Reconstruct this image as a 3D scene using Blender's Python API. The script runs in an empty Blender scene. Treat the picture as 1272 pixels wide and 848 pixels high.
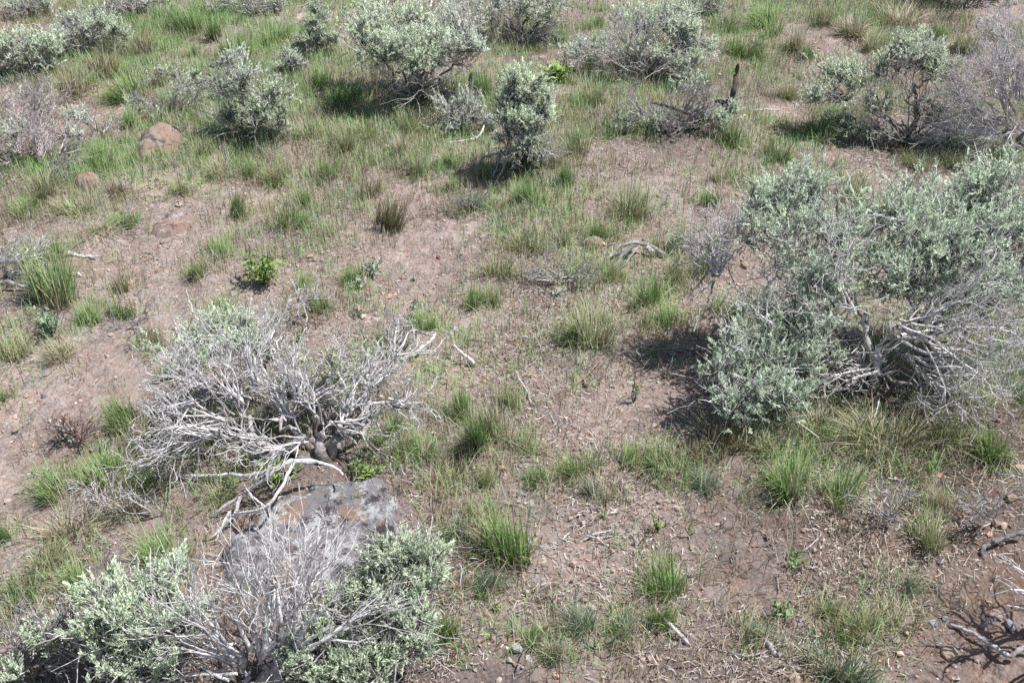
import bpy, math, random
import numpy as np
from mathutils import Vector, Matrix, Euler

random.seed(7)
R = np.random.default_rng(11)
scn = bpy.context.scene
col = scn.collection

# ------------------------------------------------------------------ camera
CAM = np.array([0.0, 0.0, 1.70]); PITCH = math.radians(35.5)
W0, H0 = 1272.0, 848.0; FPX = 1237.0
cam_d = bpy.data.cameras.new("camera"); cam = bpy.data.objects.new("camera", cam_d); col.objects.link(cam)
cam.location = CAM; cam.rotation_euler = (math.pi/2 - PITCH, 0, 0)
cam_d.sensor_width = 36.0; cam_d.lens = 36.0*FPX/W0; cam_d.clip_end = 500; cam_d.clip_start = 0.05
scn.camera = cam
cp, sp = math.cos(PITCH), math.sin(PITCH)

def ray(px, py):
    u = (np.asarray(px, float)-W0/2)/FPX; v = -(np.asarray(py, float)-H0/2)/FPX
    return np.stack([u, cp + v*sp, -sp + v*cp], -1)
def project(P):
    d = np.asarray(P, float)-CAM
    zc = d[..., 1]*cp - d[..., 2]*sp; yc = d[..., 1]*sp + d[..., 2]*cp
    zc = np.maximum(zc, 0.05)
    return W0/2 + FPX*d[..., 0]/zc, H0/2 - FPX*yc/zc

# ------------------------------------------------------------------ terrain
def _hash(i, j, s):
    n = (i*374761393 + j*668265263 + s*2147483647 + 12345) & 0xffffffff
    n = ((n ^ (n >> 13))*1274126177) & 0xffffffff
    n = (n ^ (n >> 16)) & 0xffff
    return n/65535.0
def vnoise(x, y, s=0):
    x = np.asarray(x, float); y = np.asarray(y, float)
    i = np.floor(x).astype(np.int64); j = np.floor(y).astype(np.int64)
    fx = x-i; fy = y-j; fx = fx*fx*(3-2*fx); fy = fy*fy*(3-2*fy)
    a = _hash(i, j, s); b = _hash(i+1, j, s); c = _hash(i, j+1, s); d = _hash(i+1, j+1, s)
    return (a*(1-fx)+b*fx)*(1-fy) + (c*(1-fx)+d*fx)*fy
def fbm(x, y, s=0, o=4):
    t = 0; a = 1; n = 0
    for k in range(o):
        t = t + a*(vnoise(x*2**k+k*17.3, y*2**k-k*9.1, s+k)-.5); n += a; a *= .5
    return t/n*2
MOUNDS = []
def hlow(x, y):
    h = 0.10*fbm(x*.45+3.1, y*.45+8.2, 1, 2) + 0.03*fbm(x*1.6, y*1.6, 5, 3)
    for (mx, my, r, a) in MOUNDS:
        d2 = ((x-mx)**2+(y-my)**2)/(r*r)
        h = h + a*np.exp(-d2)
    far = np.maximum(np.hypot(x, y-3)-7, 0)
    return h + 0.02*far
_G = None
def hfast(x, y):
    global _G
    if _G is None:
        gx, gy = np.meshgrid(np.arange(-8, 8.01, .04), np.arange(-1, 16, .04)); _G = hlow(gx, gy)
    i = min(max((x+8)/.04, 0), _G.shape[1]-2); j = min(max((y+1)/.04, 0), _G.shape[0]-2)
    a = int(i); b = int(j); fx = i-a; fy = j-b
    return float((_G[b, a]*(1-fx)+_G[b, a+1]*fx)*(1-fy)+(_G[b+1, a]*(1-fx)+_G[b+1, a+1]*fx)*fy)
def at(px, py, hh=0.0):
    d = ray(px, py); z = 0.0
    for _ in range(8):
        t = (z+hh-CAM[2])/d[..., 2]
        x = CAM[0]+d[..., 0]*t; y = CAM[1]+d[..., 1]*t
        z = hlow(x, y)
    return np.stack([x, y, z+hh], -1)
def atY(px, py, Y):
    d = ray(px, py); t = (Y-CAM[1])/d[1]
    p = CAM + d*t
    g = float(hlow(p[0], p[1]))
    if p[2] < g+0.015: p[2] = g+0.015
    return p
def m_per_px(P):
    d = np.asarray(P)-CAM
    return (d[1]*cp-d[2]*sp)/FPX

# ------------------------------------------------------------------ density maps (read off the place, 80 px cells, turned into ground areas)
def dmap(rows):
    return np.array([[int(c) for c in r.replace(' ', '')] for r in rows], float)/9.0
M_GRASS = dmap(["5 5 8 8 7 5 4 3 3 3 3 5 5 5 5 5", "4 7 8 7 5 5 3 5 3 5 3 3 4 4 4 4", "7 7 8 7 5 7 8 6 5 7 2 3 5 4 5 5",
    "7 7 2 4 5 6 2 3 8 5 1 4 4 3 3 4", "7 5 1 3 4 3 0 6 8 6 4 4 3 3 4 4", "4 1 0 1 1 2 5 7 5 5 3 4 5 5 8 9",
    "0 0 2 3 3 4 5 8 3 1 1 7 7 7 8 8", "2 7 7 3 1 1 6 6 4 6 5 7 7 5 2 3", "5 7 6 1 0 1 2 3 2 1 2 1 1 1 2 0",
    "5 3 2 1 1 2 2 2 1 1 1 0 1 2 0 0", "4 3 2 1 1 2 2 1 1 1 1 1 2 1 0 0"])
M_DRY = dmap(["6 6 3 3 4 4 5 4 4 3 3 6 7 7 6 5", "6 6 5 5 6 6 5 5 4 5 4 4 5 5 5 6", "7 6 6 6 6 7 6 5 5 7 2 3 4 4 5 5",
    "7 6 2 3 6 5 2 3 6 4 2 4 4 4 4 4", "6 5 1 3 4 3 1 4 5 6 5 5 4 4 4 5", "4 1 1 2 3 3 5 5 6 6 3 4 4 5 5 5",
    "1 1 3 4 4 4 6 8 5 2 3 6 7 7 6 5", "2 6 7 5 2 1 7 7 6 6 5 6 7 6 6 4", "5 7 5 2 1 2 5 6 5 3 5 5 4 4 6 2",
    "6 5 3 3 3 4 6 6 5 4 5 4 5 6 3 1", "5 4 3 3 3 5 6 6 5 5 6 4 5 5 2 1"])
M_LIT = dmap(["3 3 3 3 4 4 5 4 4 4 4 4 5 5 4 4", "4 4 3 4 5 5 5 4 4 4 6 6 5 4 5 5", "5 4 4 5 5 5 4 4 5 5 3 4 6 6 6 6",
    "6 6 3 3 5 5 2 4 5 5 3 4 5 6 6 6", "7 5 2 3 4 4 1 4 8 6 6 7 7 7 7 6", "3 1 1 3 6 6 6 6 8 7 6 7 7 8 8 7",
    "1 1 4 7 8 7 6 7 7 3 4 6 7 8 8 7", "3 6 7 7 5 3 7 8 7 7 8 6 7 8 8 6", "5 7 6 4 3 3 8 8 7 6 8 8 7 8 8 5",
    "6 6 5 5 5 5 8 8 8 7 8 7 8 8 5 3", "6 6 5 5 5 6 8 8 7 8 8 7 8 7 4 3"])
def samp(M, x, y, z=0.0):
    P = np.stack([x, y, np.zeros_like(x)+z], -1)
    px, py = project(P)
    # ragged borders between patches
    px = px + 45*fbm(x*4, y*4, 31, 2); py = py + 45*fbm(x*4, y*4, 37, 2)
    gx = np.clip(px/80-.5, 0, M.shape[1]-1.001); gy = np.clip(py/80-.5, 0, M.shape[0]-1.001)
    i = gx.astype(int); j = gy.astype(int); fx = gx-i; fy = gy-j
    v = (M[j, i]*(1-fx)+M[j, i+1]*fx)*(1-fy)+(M[j+1, i]*(1-fx)+M[j+1, i+1]*fx)*fy
    return v

# ------------------------------------------------------------------ mesh builder
class MB:
    def __init__(s): s.v = []; s.q = []; s.t = []; s.c = []; s.n = 0
    def add(s, v, c, q=None, t=None):
        v = np.asarray(v, np.float32).reshape(-1, 3); c = np.asarray(c, np.float32)
        if c.ndim == 1: c = np.tile(c, (len(v), 1))
        s.v.append(v); s.c.append(c.reshape(-1, 3))
        if q is not None and len(q): s.q.append(np.asarray(q, np.int64).reshape(-1, 4)+s.n)
        if t is not None and len(t): s.t.append(np.asarray(t, np.int64).reshape(-1, 3)+s.n)
        s.n += len(v)
    def mesh(s, name, mat, smooth=True, origin=(0, 0, 0)):
        v = np.concatenate(s.v)-np.asarray(origin, np.float32); c = np.concatenate(s.c)
        q = np.concatenate(s.q) if s.q else np.zeros((0, 4), int); t = np.concatenate(s.t) if s.t else np.zeros((0, 3), int)
        me = bpy.data.meshes.new(name)
        me.vertices.add(len(v)); me.vertices.foreach_set("co", v.astype(np.float32).ravel())
        nl = q.size+t.size; me.loops.add(nl)
        me.loops.foreach_set("vertex_index", np.concatenate([q.ravel(), t.ravel()]).astype(np.int32))
        nf = len(q)+len(t); me.polygons.add(nf)
        st = np.concatenate([np.arange(len(q))*4, q.size+np.arange(len(t))*3]).astype(np.int32)
        me.polygons.foreach_set("loop_start", st)
        me.polygons.foreach_set("use_smooth", np.full(nf, smooth, bool))
        a = me.color_attributes.new("Col", 'FLOAT_COLOR', 'POINT')
        a.data.foreach_set("color", np.concatenate([c, np.ones((len(c), 1), np.float32)], 1).astype(np.float32).ravel())
        me.materials.append(mat); me.update(calc_edges=True); me.validate()
        return me
    def build(s, name, mat, parent=None, smooth=True, origin=(0, 0, 0)):
        if not s.v: return None
        o = bpy.data.objects.new(name, s.mesh(name, mat, smooth, origin)); col.objects.link(o)
        if parent is not None: o.parent = parent
        else: o.location = origin
        return o
def tag(o, label=None, cat=None, group=None, kind=None):
    if label: o['label'] = label
    if cat: o['category'] = cat
    if group: o['group'] = group
    if kind: o['kind'] = kind
    return o
def empty(name, loc):
    o = bpy.data.objects.new(name, None); o.location = loc; o.empty_display_size = .05; col.objects.link(o); return o
def unit(v):
    return v/np.maximum(np.linalg.norm(v, axis=-1, keepdims=True), 1e-9)

def tubes(mb, P, rad, c0, c1=None, sides=5, cvar=.16):
    """P (m,n,3) polylines with equal number of points, rad (m,n)"""
    P = np.asarray(P, float); rad = np.asarray(rad, float); m, n, _ = P.shape
    T = np.gradient(P, axis=1); T = unit(T)
    ref = np.where(np.abs(T[:, :1, 2:3]) > .8, np.array([1., 0, 0]), np.array([0, 0, 1.]))
    ref = np.broadcast_to(ref, T.shape)
    A = unit(np.cross(T, ref)); B = np.cross(T, A)
    ph = np.arange(sides)/sides*2*math.pi
    ring = (A[:, :, None, :]*np.cos(ph)[None, None, :, None] + B[:, :, None, :]*np.sin(ph)[None, None, :, None])
    V = P[:, :, None, :]+ring*rad[:, :, None, None]
    c0 = np.asarray(c0); c1 = c0 if c1 is None else np.asarray(c1)
    t = np.linspace(0, 1, n)[None, :, None, None]
    C = (c0*(1-t)+c1*t)*(1+cvar*1.6*R.standard_normal((m, 1, 1, 1)))*(1+cvar*R.standard_normal((m, n, 1, 1)))*(1+cvar*.5*R.standard_normal((m, n, sides, 1)))
    C = np.clip(np.broadcast_to(C, V.shape), 0.01, 1)
    base = (np.arange(m)*n*sides)[:, None, None]; i = (np.arange(n-1)*sides)[None, :, None]; k = np.arange(sides)[None, None, :]; k2 = (k+1) % sides
    q = np.stack([base+i+k, base+i+k2, base+i+sides+k2, base+i+sides+k], -1)
    mb.add(V.reshape(-1, 3), C.reshape(-1, 3), q.reshape(-1, 4))

# ------------------------------------------------------------------ materials
def mat_new(name):
    m = bpy.data.materials.new(name); m.use_nodes = True; nt = m.node_tree; nt.nodes.clear()
    out = nt.nodes.new('ShaderNodeOutputMaterial'); return m, nt, out
def N(nt, typ, **kw):
    n = nt.nodes.new(typ)
    for k, v in kw.items():
        if k in n.inputs: n.inputs[k].default_value = v
        else: setattr(n, k, v)
    return n
def mat_leafy(name, transl=.3, rough=.6, gain=1.0, upn=.5):
    m, nt, out = mat_new(name); L = nt.links
    a = N(nt, 'ShaderNodeAttribute', attribute_name="Col")
    oi = N(nt, 'ShaderNodeObjectInfo')
    hs = N(nt, 'ShaderNodeHueSaturation')
    mr = N(nt, 'ShaderNodeMapRange'); mr.inputs[3].default_value = .86*gain; mr.inputs[4].default_value = 1.12*gain
    L.new(oi.outputs['Random'], mr.inputs[0]); L.new(mr.outputs[0], hs.inputs['Value']); L.new(a.outputs['Color'], hs.inputs['Color'])
    p = N(nt, 'ShaderNodeBsdfPrincipled', Roughness=rough); p.inputs['Specular IOR Level'].default_value = .3
    t = N(nt, 'ShaderNodeBsdfTranslucent'); mx = N(nt, 'ShaderNodeMixShader'); mx.inputs[0].default_value = transl
    ge = N(nt, 'ShaderNodeNewGeometry'); s1 = N(nt, 'ShaderNodeVectorMath', operation='SCALE'); s1.inputs['Scale'].default_value = 1-upn
    L.new(ge.outputs['Normal'], s1.inputs[0]); ad = N(nt, 'ShaderNodeVectorMath', operation='ADD'); ad.inputs[1].default_value = (upn*.25, 0, upn)
    L.new(s1.outputs[0], ad.inputs[0]); nm = N(nt, 'ShaderNodeVectorMath', operation='NORMALIZE'); L.new(ad.outputs[0], nm.inputs[0])
    L.new(nm.outputs[0], p.inputs['Normal'])
    L.new(hs.outputs[0], p.inputs['Base Color']); L.new(hs.outputs[0], t.inputs['Color'])
    L.new(p.outputs[0], mx.inputs[1]); L.new(t.outputs[0], mx.inputs[2]); L.new(mx.outputs[0], out.inputs[0])
    return m
def mat_rough(name, scale, amt, bump, bdist=.002, rough=.9, streak=None, darkspots=0):
    m, nt, out = mat_new(name); L = nt.links
    a = N(nt, 'ShaderNodeAttribute', attribute_name="Col"); tc = N(nt, 'ShaderNodeTexCoord')
    src = tc.outputs['Object']
    n1 = N(nt, 'ShaderNodeTexNoise', Scale=scale, Detail=6.0, Roughness=.65); L.new(src, n1.inputs['Vector'])
    mr = N(nt, 'ShaderNodeMapRange'); mr.inputs[1].default_value = .3; mr.inputs[2].default_value = .7
    mr.inputs[3].default_value = 1-amt; mr.inputs[4].default_value = 1+amt
    L.new(n1.outputs['Fac'], mr.inputs[0])
    vm = N(nt, 'ShaderNodeVectorMath', operation='SCALE'); L.new(a.outputs['Color'], vm.inputs[0]); L.new(mr.outputs[0], vm.inputs['Scale'])
    p = N(nt, 'ShaderNodeBsdfPrincipled', Roughness=rough); p.inputs['Specular IOR Level'].default_value = .15
    L.new(vm.outputs[0], p.inputs['Base Color'])
    b = N(nt, 'ShaderNodeBump', Strength=bump, Distance=bdist); L.new(n1.outputs['Fac'], b.inputs['Height']); L.new(b.outputs[0], p.inputs['Normal'])
    L.new(p.outputs[0], out.inputs[0]); return m
MLEAF = mat_leafy("sage_leaf", .4, .65, 1.5, .62)
MGRASS = mat_leafy("grass_blade", .3, .45, 1.0, .55)
MDRY = mat_leafy("dry_blade", .2, .7)
MWOOD = mat_rough("weathered_wood", 120, .5, .9, .004)
MSTONE = mat_rough("small_stone", 60, .22, .6, .004)

def mat_soil():
    m, nt, out = mat_new("soil"); L = nt.links
    a = N(nt, 'ShaderNodeAttribute', attribute_name="Col"); tc = N(nt, 'ShaderNodeTexCoord'); src = tc.outputs['Object']
    n1 = N(nt, 'ShaderNodeTexNoise', Scale=22., Detail=10., Roughness=.75); L.new(src, n1.inputs['Vector'])
    n2 = N(nt, 'ShaderNodeTexNoise', Scale=190., Detail=5., Roughness=.7); L.new(src, n2.inputs['Vector'])
    v = N(nt, 'ShaderNodeTexVoronoi', Scale=95.); L.new(src, v.inputs['Vector'])
    r1 = N(nt, 'ShaderNodeMapRange'); r1.inputs[1].default_value = .3; r1.inputs[2].default_value = .7; r1.inputs[3].default_value = .8; r1.inputs[4].default_value = 1.18
    L.new(n1.outputs['Fac'], r1.inputs[0])
    r2 = N(nt, 'ShaderNodeMapRange'); r2.inputs[1].default_value = .35; r2.inputs[2].default_value = .65; r2.inputs[3].default_value = .72; r2.inputs[4].default_value = 1.15
    L.new(n2.outputs['Fac'], r2.inputs[0])
    mu = N(nt, 'ShaderNodeMath', operation='MULTIPLY'); L.new(r1.outputs[0], mu.inputs[0]); L.new(r2.outputs[0], mu.inputs[1])
    # crumbs: voronoi cell colour shifts towards pink / grey
    hs = N(nt, 'ShaderNodeHueSaturation'); hs.inputs['Hue'].default_value = .5
    sep = N(nt, 'ShaderNodeSeparateColor'); L.new(v.outputs['Color'], sep.inputs[0])
    r3 = N(nt, 'ShaderNodeMapRange'); r3.inputs[3].default_value = .6; r3.inputs[4].default_value = 1.35; L.new(sep.outputs[0], r3.inputs[0])
    r4 = N(nt, 'ShaderNodeMapRange'); r4.inputs[3].default_value = .86; r4.inputs[4].default_value = 1.12; L.new(sep.outputs[1], r4.inputs[0])
    L.new(r3.outputs[0], hs.inputs['Saturation']); L.new(r4.outputs[0], hs.inputs['Value']); L.new(a.outputs['Color'], hs.inputs['Color'])
    vm = N(nt, 'ShaderNodeVectorMath', operation='SCALE'); L.new(hs.outputs[0], vm.inputs[0]); L.new(mu.outputs[0], vm.inputs['Scale'])
    p = N(nt, 'ShaderNodeBsdfPrincipled', Roughness=.95); p.inputs['Specular IOR Level'].default_value = .1
    L.new(vm.outputs[0], p.inputs['Base Color'])
    ad = N(nt, 'ShaderNodeMath', operation='ADD'); L.new(n2.outputs['Fac'], ad.inputs[0])
    vs = N(nt, 'ShaderNodeMath', operation='MULTIPLY'); vs.inputs[1].default_value = -.8; L.new(v.outputs['Distance'], vs.inputs[0]); L.new(vs.outputs[0], ad.inputs[1])
    ad2 = N(nt, 'ShaderNodeMath', operation='ADD'); L.new(ad.outputs[0], ad2.inputs[0]); L.new(n1.outputs['Fac'], ad2.inputs[1])
    b = N(nt, 'ShaderNodeBump', Strength=.9, Distance=.006); L.new(ad2.outputs[0], b.inputs['Height']); L.new(b.outputs[0], p.inputs['Normal'])
    L.new(p.outputs[0], out.inputs[0]); return m
MSOIL = mat_soil()

def mat_boulder(name, greys=True, base=(.30, .28, .28), rust=(.33, .24, .19), dark=(.09, .075, .085), pale=(.47, .48, .49), rustamt=.25, scale=9.):
    m, nt, out = mat_new(name); L = nt.links; tc = N(nt, 'ShaderNodeTexCoord'); src = tc.outputs['Object']
    def noise(sc, d=8., r=.7, off=0):
        mp = N(nt, 'ShaderNodeMapping'); mp.inputs['Location'].default_value = (off, off*1.7, off*.3); L.new(src, mp.inputs[0])
        n = N(nt, 'ShaderNodeTexNoise', Scale=sc, Detail=d, Roughness=r); L.new(mp.outputs[0], n.inputs['Vector']); return n.outputs['Fac']
    def ramp(x, lo, hi):
        r = N(nt, 'ShaderNodeMapRange'); r.inputs[1].default_value = lo; r.inputs[2].default_value = hi; L.new(x, r.inputs[0]); return r.outputs[0]
    def mix(a, b, f):
        mx = N(nt, 'ShaderNodeMix', data_type='RGBA')
        for sock, val in ((6, a), (7, b)):
            if isinstance(val, tuple): mx.inputs[sock].default_value = (*val, 1)
            else: L.new(val, mx.inputs[sock])
        L.new(f, mx.inputs[0]); return mx.outputs[2]
    c = mix(base, rust, ramp(noise(scale*.55, 5., .6, 3.), .62-rustamt*.2, .68-rustamt*.2))
    c = mix(c, dark, ramp(noise(scale, 10., .74, 7.), .525, .555))
    c = mix(c, pale, ramp(noise(scale*1.5, 12., .82, 1.), .515, .545))
    c = mix(c, dark, ramp(noise(scale*4., 8., .8, 5.), .60, .66))
    c = mix(c, (.40, .29, .20), ramp(noise(scale*3., 8., .8, 11.), .66, .70))
    p = N(nt, 'ShaderNodeBsdfPrincipled', Roughness=.9); p.inputs['Specular IOR Level'].default_value = .2; L.new(c, p.inputs['Base Color'])
    b = N(nt, 'ShaderNodeBump', Strength=.8, Distance=.006); L.new(noise(scale*6, 10., .75), b.inputs['Height']); L.new(b.outputs[0], p.inputs['Normal'])
    L.new(p.outputs[0], out.inputs[0]); return m
MBOULD = mat_boulder("lichen_boulder", base=(.25, .235, .245), pale=(.50, .51, .52), dark=(.085, .07, .08), rust=(.34, .23, .17), rustamt=.42, scale=19.)
MRED = mat_boulder("red_boulder", base=(.38, .275, .235), rust=(.40, .28, .22), dark=(.14, .11, .105), pale=(.38, .34, .31), rustamt=.9, scale=14.)
MPINK = mat_boulder("pink_rock", base=(.36, .27, .23), rust=(.34, .22, .17), dark=(.15, .11, .11), pale=(.50, .46, .46), rustamt=.6, scale=16.)

# ------------------------------------------------------------------ landmarks used by labels of the tufts: (phrase, px, py)
LAND = []

# ------------------------------------------------------------------ woody growth
WOOD = np.array([.53, .50, .495]); WOODD = np.array([.15, .12, .11]); SILV = np.array([.72, .695, .69])
def wander(p0, p1, n, wig, r0, r1, sag=0.0):
    p0 = np.asarray(p0, float); p1 = np.asarray(p1, float); L = np.linalg.norm(p1-p0)
    t = np.linspace(0, 1, n)[:, None]
    P = p0*(1-t)+p1*t
    w = np.cumsum(R.standard_normal((n, 3)), 0); w -= w[0]; w -= t*w[-1]
    k = L*wig/math.sqrt(n)
    P = P + w*k + np.array([0, 0, 1.])*sag*L*4*t*(1-t)
    rr = (r0*(1-t[:, 0])+r1*t[:, 0])*(1+.12*R.standard_normal(n))
    return P, np.maximum(rr, .0008)
def rdir(d, ang):
    v = R.standard_normal(3); v = v-d*np.dot(v, d); v /= np.linalg.norm(v)+1e-9
    return d*math.cos(ang)+v*math.sin(ang)
def grow(out, p, d, L, r, lvl, curl=.35, up=.1, kids=(2, 4), ang=(.35, .95), shrink=(.5, .8)):
    n = 6; P = [np.asarray(p, float)]; D = np.asarray(d, float); st = L/(n-1)
    for i in range(n-1):
        D = D + R.standard_normal(3)*curl*.5 + np.array([0, 0, up*.5]); D /= np.linalg.norm(D)
        q = P[-1]+D*st; g = hfast(q[0], q[1])+.004
        if q[2] < g: q[2] = g; D[2] = abs(D[2])*.5
        P.append(q)
    P = np.array(P); rr = np.linspace(r, max(r*.55, .0007), n)
    out.append((P, rr, lvl))
    if lvl <= 0: return
    for k in range(R.integers(kids[0], kids[1]+1)):
        i = int(R.integers(2, n)) if k else n-1
        dd = unit(P[i]-P[i-1])
        grow(out, P[i], rdir(dd, R.uniform(*ang)), L*R.uniform(*shrink), max(rr[i]*R.uniform(.6, .85), .0009), lvl-1, curl, up, kids, ang, shrink)

def sprigs(mb, C, A, nleaf, ll, lw, pal, shoot):
    """C (m,3) shoot base, A (m,3) axis: leaves set round a short shoot"""
    m = len(C)
    s = R.uniform(0, 1, (m, nleaf)); base = C[:, None, :]+A[:, None, :]*(s*np.broadcast_to(shoot, (m, 1)))[:, :, None]
    v = R.standard_normal((m, nleaf, 3)); v -= A[:, None, :]*np.sum(v*A[:, None, :], -1, keepdims=True); v = unit(v)
    an = R.uniform(.22, .95, (m, nleaf, 1)); an = an*(1.15-.55*s[:, :, None])
    D = unit(A[:, None, :]*np.cos(an)+v*np.sin(an)+np.array([0, 0, .15]))
    w = R.standard_normal((m, nleaf, 3)); Wd = unit(np.cross(D, w*.45+np.array([.35, 0, .9])))
    Nn = np.cross(D, Wd)
    l = ll*R.uniform(.6, 1.35, (m, nleaf, 1)); wd = lw*.78*R.uniform(.7, 1.3, (m, nleaf, 1))*.5
    v0 = base; vt = base+D*l+Nn*l*.1; vm = base+D*l*.68
    V = np.stack([v0, vm+Wd*wd, vt, vm-Wd*wd], 2)
    pal = np.asarray(pal); pi = R.integers(0, len(pal), (m, nleaf))
    Cc = pal[pi]*np.array([.95, 1.01, 1.04])*(1+.16*R.standard_normal((m, nleaf, 1)))*(1+.14*R.standard_normal((m, 1, 1)))
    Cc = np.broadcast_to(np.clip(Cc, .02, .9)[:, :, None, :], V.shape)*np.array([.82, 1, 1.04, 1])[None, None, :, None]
    q = np.arange(m*nleaf*4).reshape(-1, 4)
    mb.add(V.reshape(-1, 3), Cc.reshape(-1, 3), q)

SAGE = [(.60, .66, .48), (.66, .71, .54), (.53, .60, .41), (.72, .76, .60), (.46, .52, .34), (.64, .67, .48)]
SAGEB = [(.60, .69, .51), (.66, .75, .57), (.54, .62, .44), (.73, .80, .63), (.64, .70, .50)]
SAGEG = [(.58, .62, .50), (.65, .68, .56), (.50, .53, .41), (.69, .71, .60), (.60, .59, .48)]
SAGEY = [(.50, .52, .33), (.55, .55, .38), (.42, .46, .28)]

UPG = 'sagebrushes standing in the upper part of the slope'
def shrub(name, label, cat, base, stems=(), clumps=(), dead=(), pal=SAGE, group=None, leaf=(.012, .0038), land=None,
          wood=WOOD, trunk=WOODD, stubs=0, style=(.30, .06, (1, 4), (.3, .9), (.45, .8)), thick=.68):
    B = at(base[0], base[1], 0.0); root = empty(name, B); tag(root, label, cat, group)
    if land: LAND.append((land, base[0], base[1]))
    mpp = m_per_px(B)
    nodes = []; big = MB(); tw = MB(); lf = MB()
    polys = {}
    # main limbs
    for (x, y, dy, r, *opt) in stems:
        r = r*thick
        sg = opt[0] if opt else 0.0
        T = atY(x, y, B[1]+dy)
        o = R.standard_normal(3)*r*1.2; o[2] = -r*.6
        P, rr = wander(B+o, T, 14, .22 if r < .012 else .13, r, r*.35, sg)
        g = hlow(P[:, 0], P[:, 1]); P[1:, 2] = np.maximum(P[1:, 2], g[1:]+rr[1:]*.6)
        tubes(big, P[None], rr[None]*(1+.1*R.standard_normal(14)), trunk, wood*.8+trunk*.2, sides=8, cvar=.10)
        nodes.append(P[3:])
        # small stubs
        for k in range(stubs):
            i = int(R.integers(4, 14)); d = rdir(unit(P[i]-P[i-1]), R.uniform(.5, 1.1)); oo = []
            grow(oo, P[i], d, mpp*R.uniform(15, 45), rr[i]*.4, 1, .4, .1)
            for q in oo: polys.setdefault(q[2] > 0, []).append(q)
    # dead sprays:  (px, py, dy, length_px, levels, radius, direction px offset)
    for (x, y, dy, Lp, lvl, r, dx, dyy, dd, cnt) in dead:
        T = atY(x, y, B[1]+dy)
        for k in range(cnt+1 if lvl > 2 else cnt):
            j = R.standard_normal(2)*Lp*.10
            E = atY(x+dx+j[0]*2.4, y+dyy+j[1]*2.4, B[1]+dy+dd+R.standard_normal()*Lp*mpp*.35)
            oo = []; T0 = T+R.standard_normal(3)*Lp*mpp*.05
            dirn = unit(E-T0)
            grow(oo, T0, dirn, mpp*Lp*R.uniform(.5, .8), r*.72, lvl, *style)
            for q in oo: polys.setdefault(q[2] > 0, []).append(q); nodes.append(q[0][2:]) if q[2] > 1 else None
    if group == UPG and clumps:
        wpx = max(abs(q[0]-base[0])+q[2] for q in clumps)
        for k in range(16):
            az = R.uniform(0, 6.28); d = unit(np.array([math.cos(az), math.sin(az)*.7, R.uniform(.05, .7)])); oo = []
            grow(oo, B+np.array([d[0]*.02, d[1]*.02, .01+.05*R.uniform()]), d, wpx*mpp*R.uniform(.25, .5), .0032, 2, .35, .05, (2, 4), (.3, .9), (.5, .8))
            for q in oo: polys.setdefault(q[2] > 0, []).append(q)
        clumps = list(clumps)
        for sgn in (-1, 1):
            if R.uniform() < .75: clumps.append((base[0]+sgn*wpx*R.uniform(.35, .75), base[1]-R.uniform(4, 14), wpx*.26, wpx*.16, R.uniform(-.03, .06), 26, SAGEG))
    allN = np.concatenate(nodes) if nodes else B[None]
    # foliage
    for (x, y, rx, ry, dy, n, *opt) in clumps:
        n = int(n*1.4); Cn = atY(x, y, B[1]+dy); mp = m_per_px(Cn); a = rx*mp*1.2; rv = ry*mp*1.15
        b = min(a*.95, rv*1.35); th = .62; c = math.sqrt(max(rv*rv-(b*math.sin(th))**2, (rv*.45)**2))/math.cos(th)*(.78 if group == UPG else .88)
        nsub = max(5, int(n/16)); S = R.standard_normal((nsub, 3)); S = unit(S)*(R.uniform(.1, 1, (nsub, 1))**.5)*R.uniform(.6, 1.22, (nsub, 1))
        S[:, 2] = np.where(S[:, 2] < -.2, S[:, 2]*.6, S[:, 2])
        SC = Cn+S*np.array([a, b, c])
        idx = R.integers(0, nsub, n); G = R.standard_normal((n, 3))*np.array([a, a, a])*.17*min(1, 2.2/math.sqrt(nsub)*1.6)
        Q = SC[idx]+G; g = hlow(Q[:, 0], Q[:, 1]); Q[:, 2] = np.maximum(Q[:, 2], g+.012)
        d0 = np.linalg.norm(SC[:, None]-allN[None], axis=2); near = allN[d0.argmin(1)]
        # sub-branches to each sub clump
        PB = []; RB = []
        for s_, e_ in zip(near, SC):
            P, rr = wander(s_, e_-(e_-s_)*.12, 7, .3, .0034, .0015); PB.append(P); RB.append(rr)
        tubes(tw, np.array(PB), np.array(RB), trunk*.6+wood*.4, wood*.8, 5)
        # twigs to each sprig
        st = np.array(PB)[idx, R.integers(3, 7, n)]; t = np.linspace(0, 1, 4)[None, :, None]
        TW = st[:, None]*(1-t)+Q[:, None]*t+R.standard_normal((n, 4, 3))*.004*np.array([0, 1, 1, 0])[None, :, None]
        tubes(tw, TW, np.tile(np.linspace(.0016, .0008, 4), (n, 1)), wood*.75, wood*.8, 3)
        nb = max(3, n//7); ii = R.integers(0, n, nb); dv = unit((Q[ii]-Cn)/np.array([a, b, c])*.8+np.array([0, 0, .5])+R.standard_normal((nb, 3))*.5)
        tt_ = np.linspace(0, 1, 5)[None, :, None]; BT = Q[ii][:, None]+dv[:, None]*tt_*R.uniform(.02, .075, (nb, 1, 1))+np.cumsum(R.standard_normal((nb, 5, 3))*.0022, 1)
        tubes(tw, BT, np.tile(np.linspace(.0017, .0007, 5), (nb, 1)), wood*1.25, wood*1.35, 3, .2)
        # brittle dead twigs in the hollow below
        nb = max(4, n//9); di = unit(R.standard_normal((nb, 3))+np.array([0, 0, .1])); st_ = Cn-np.array([0, 0, c*.55])+R.standard_normal((nb, 3))*np.array([a, b*.6, c*.3])*.5
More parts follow.
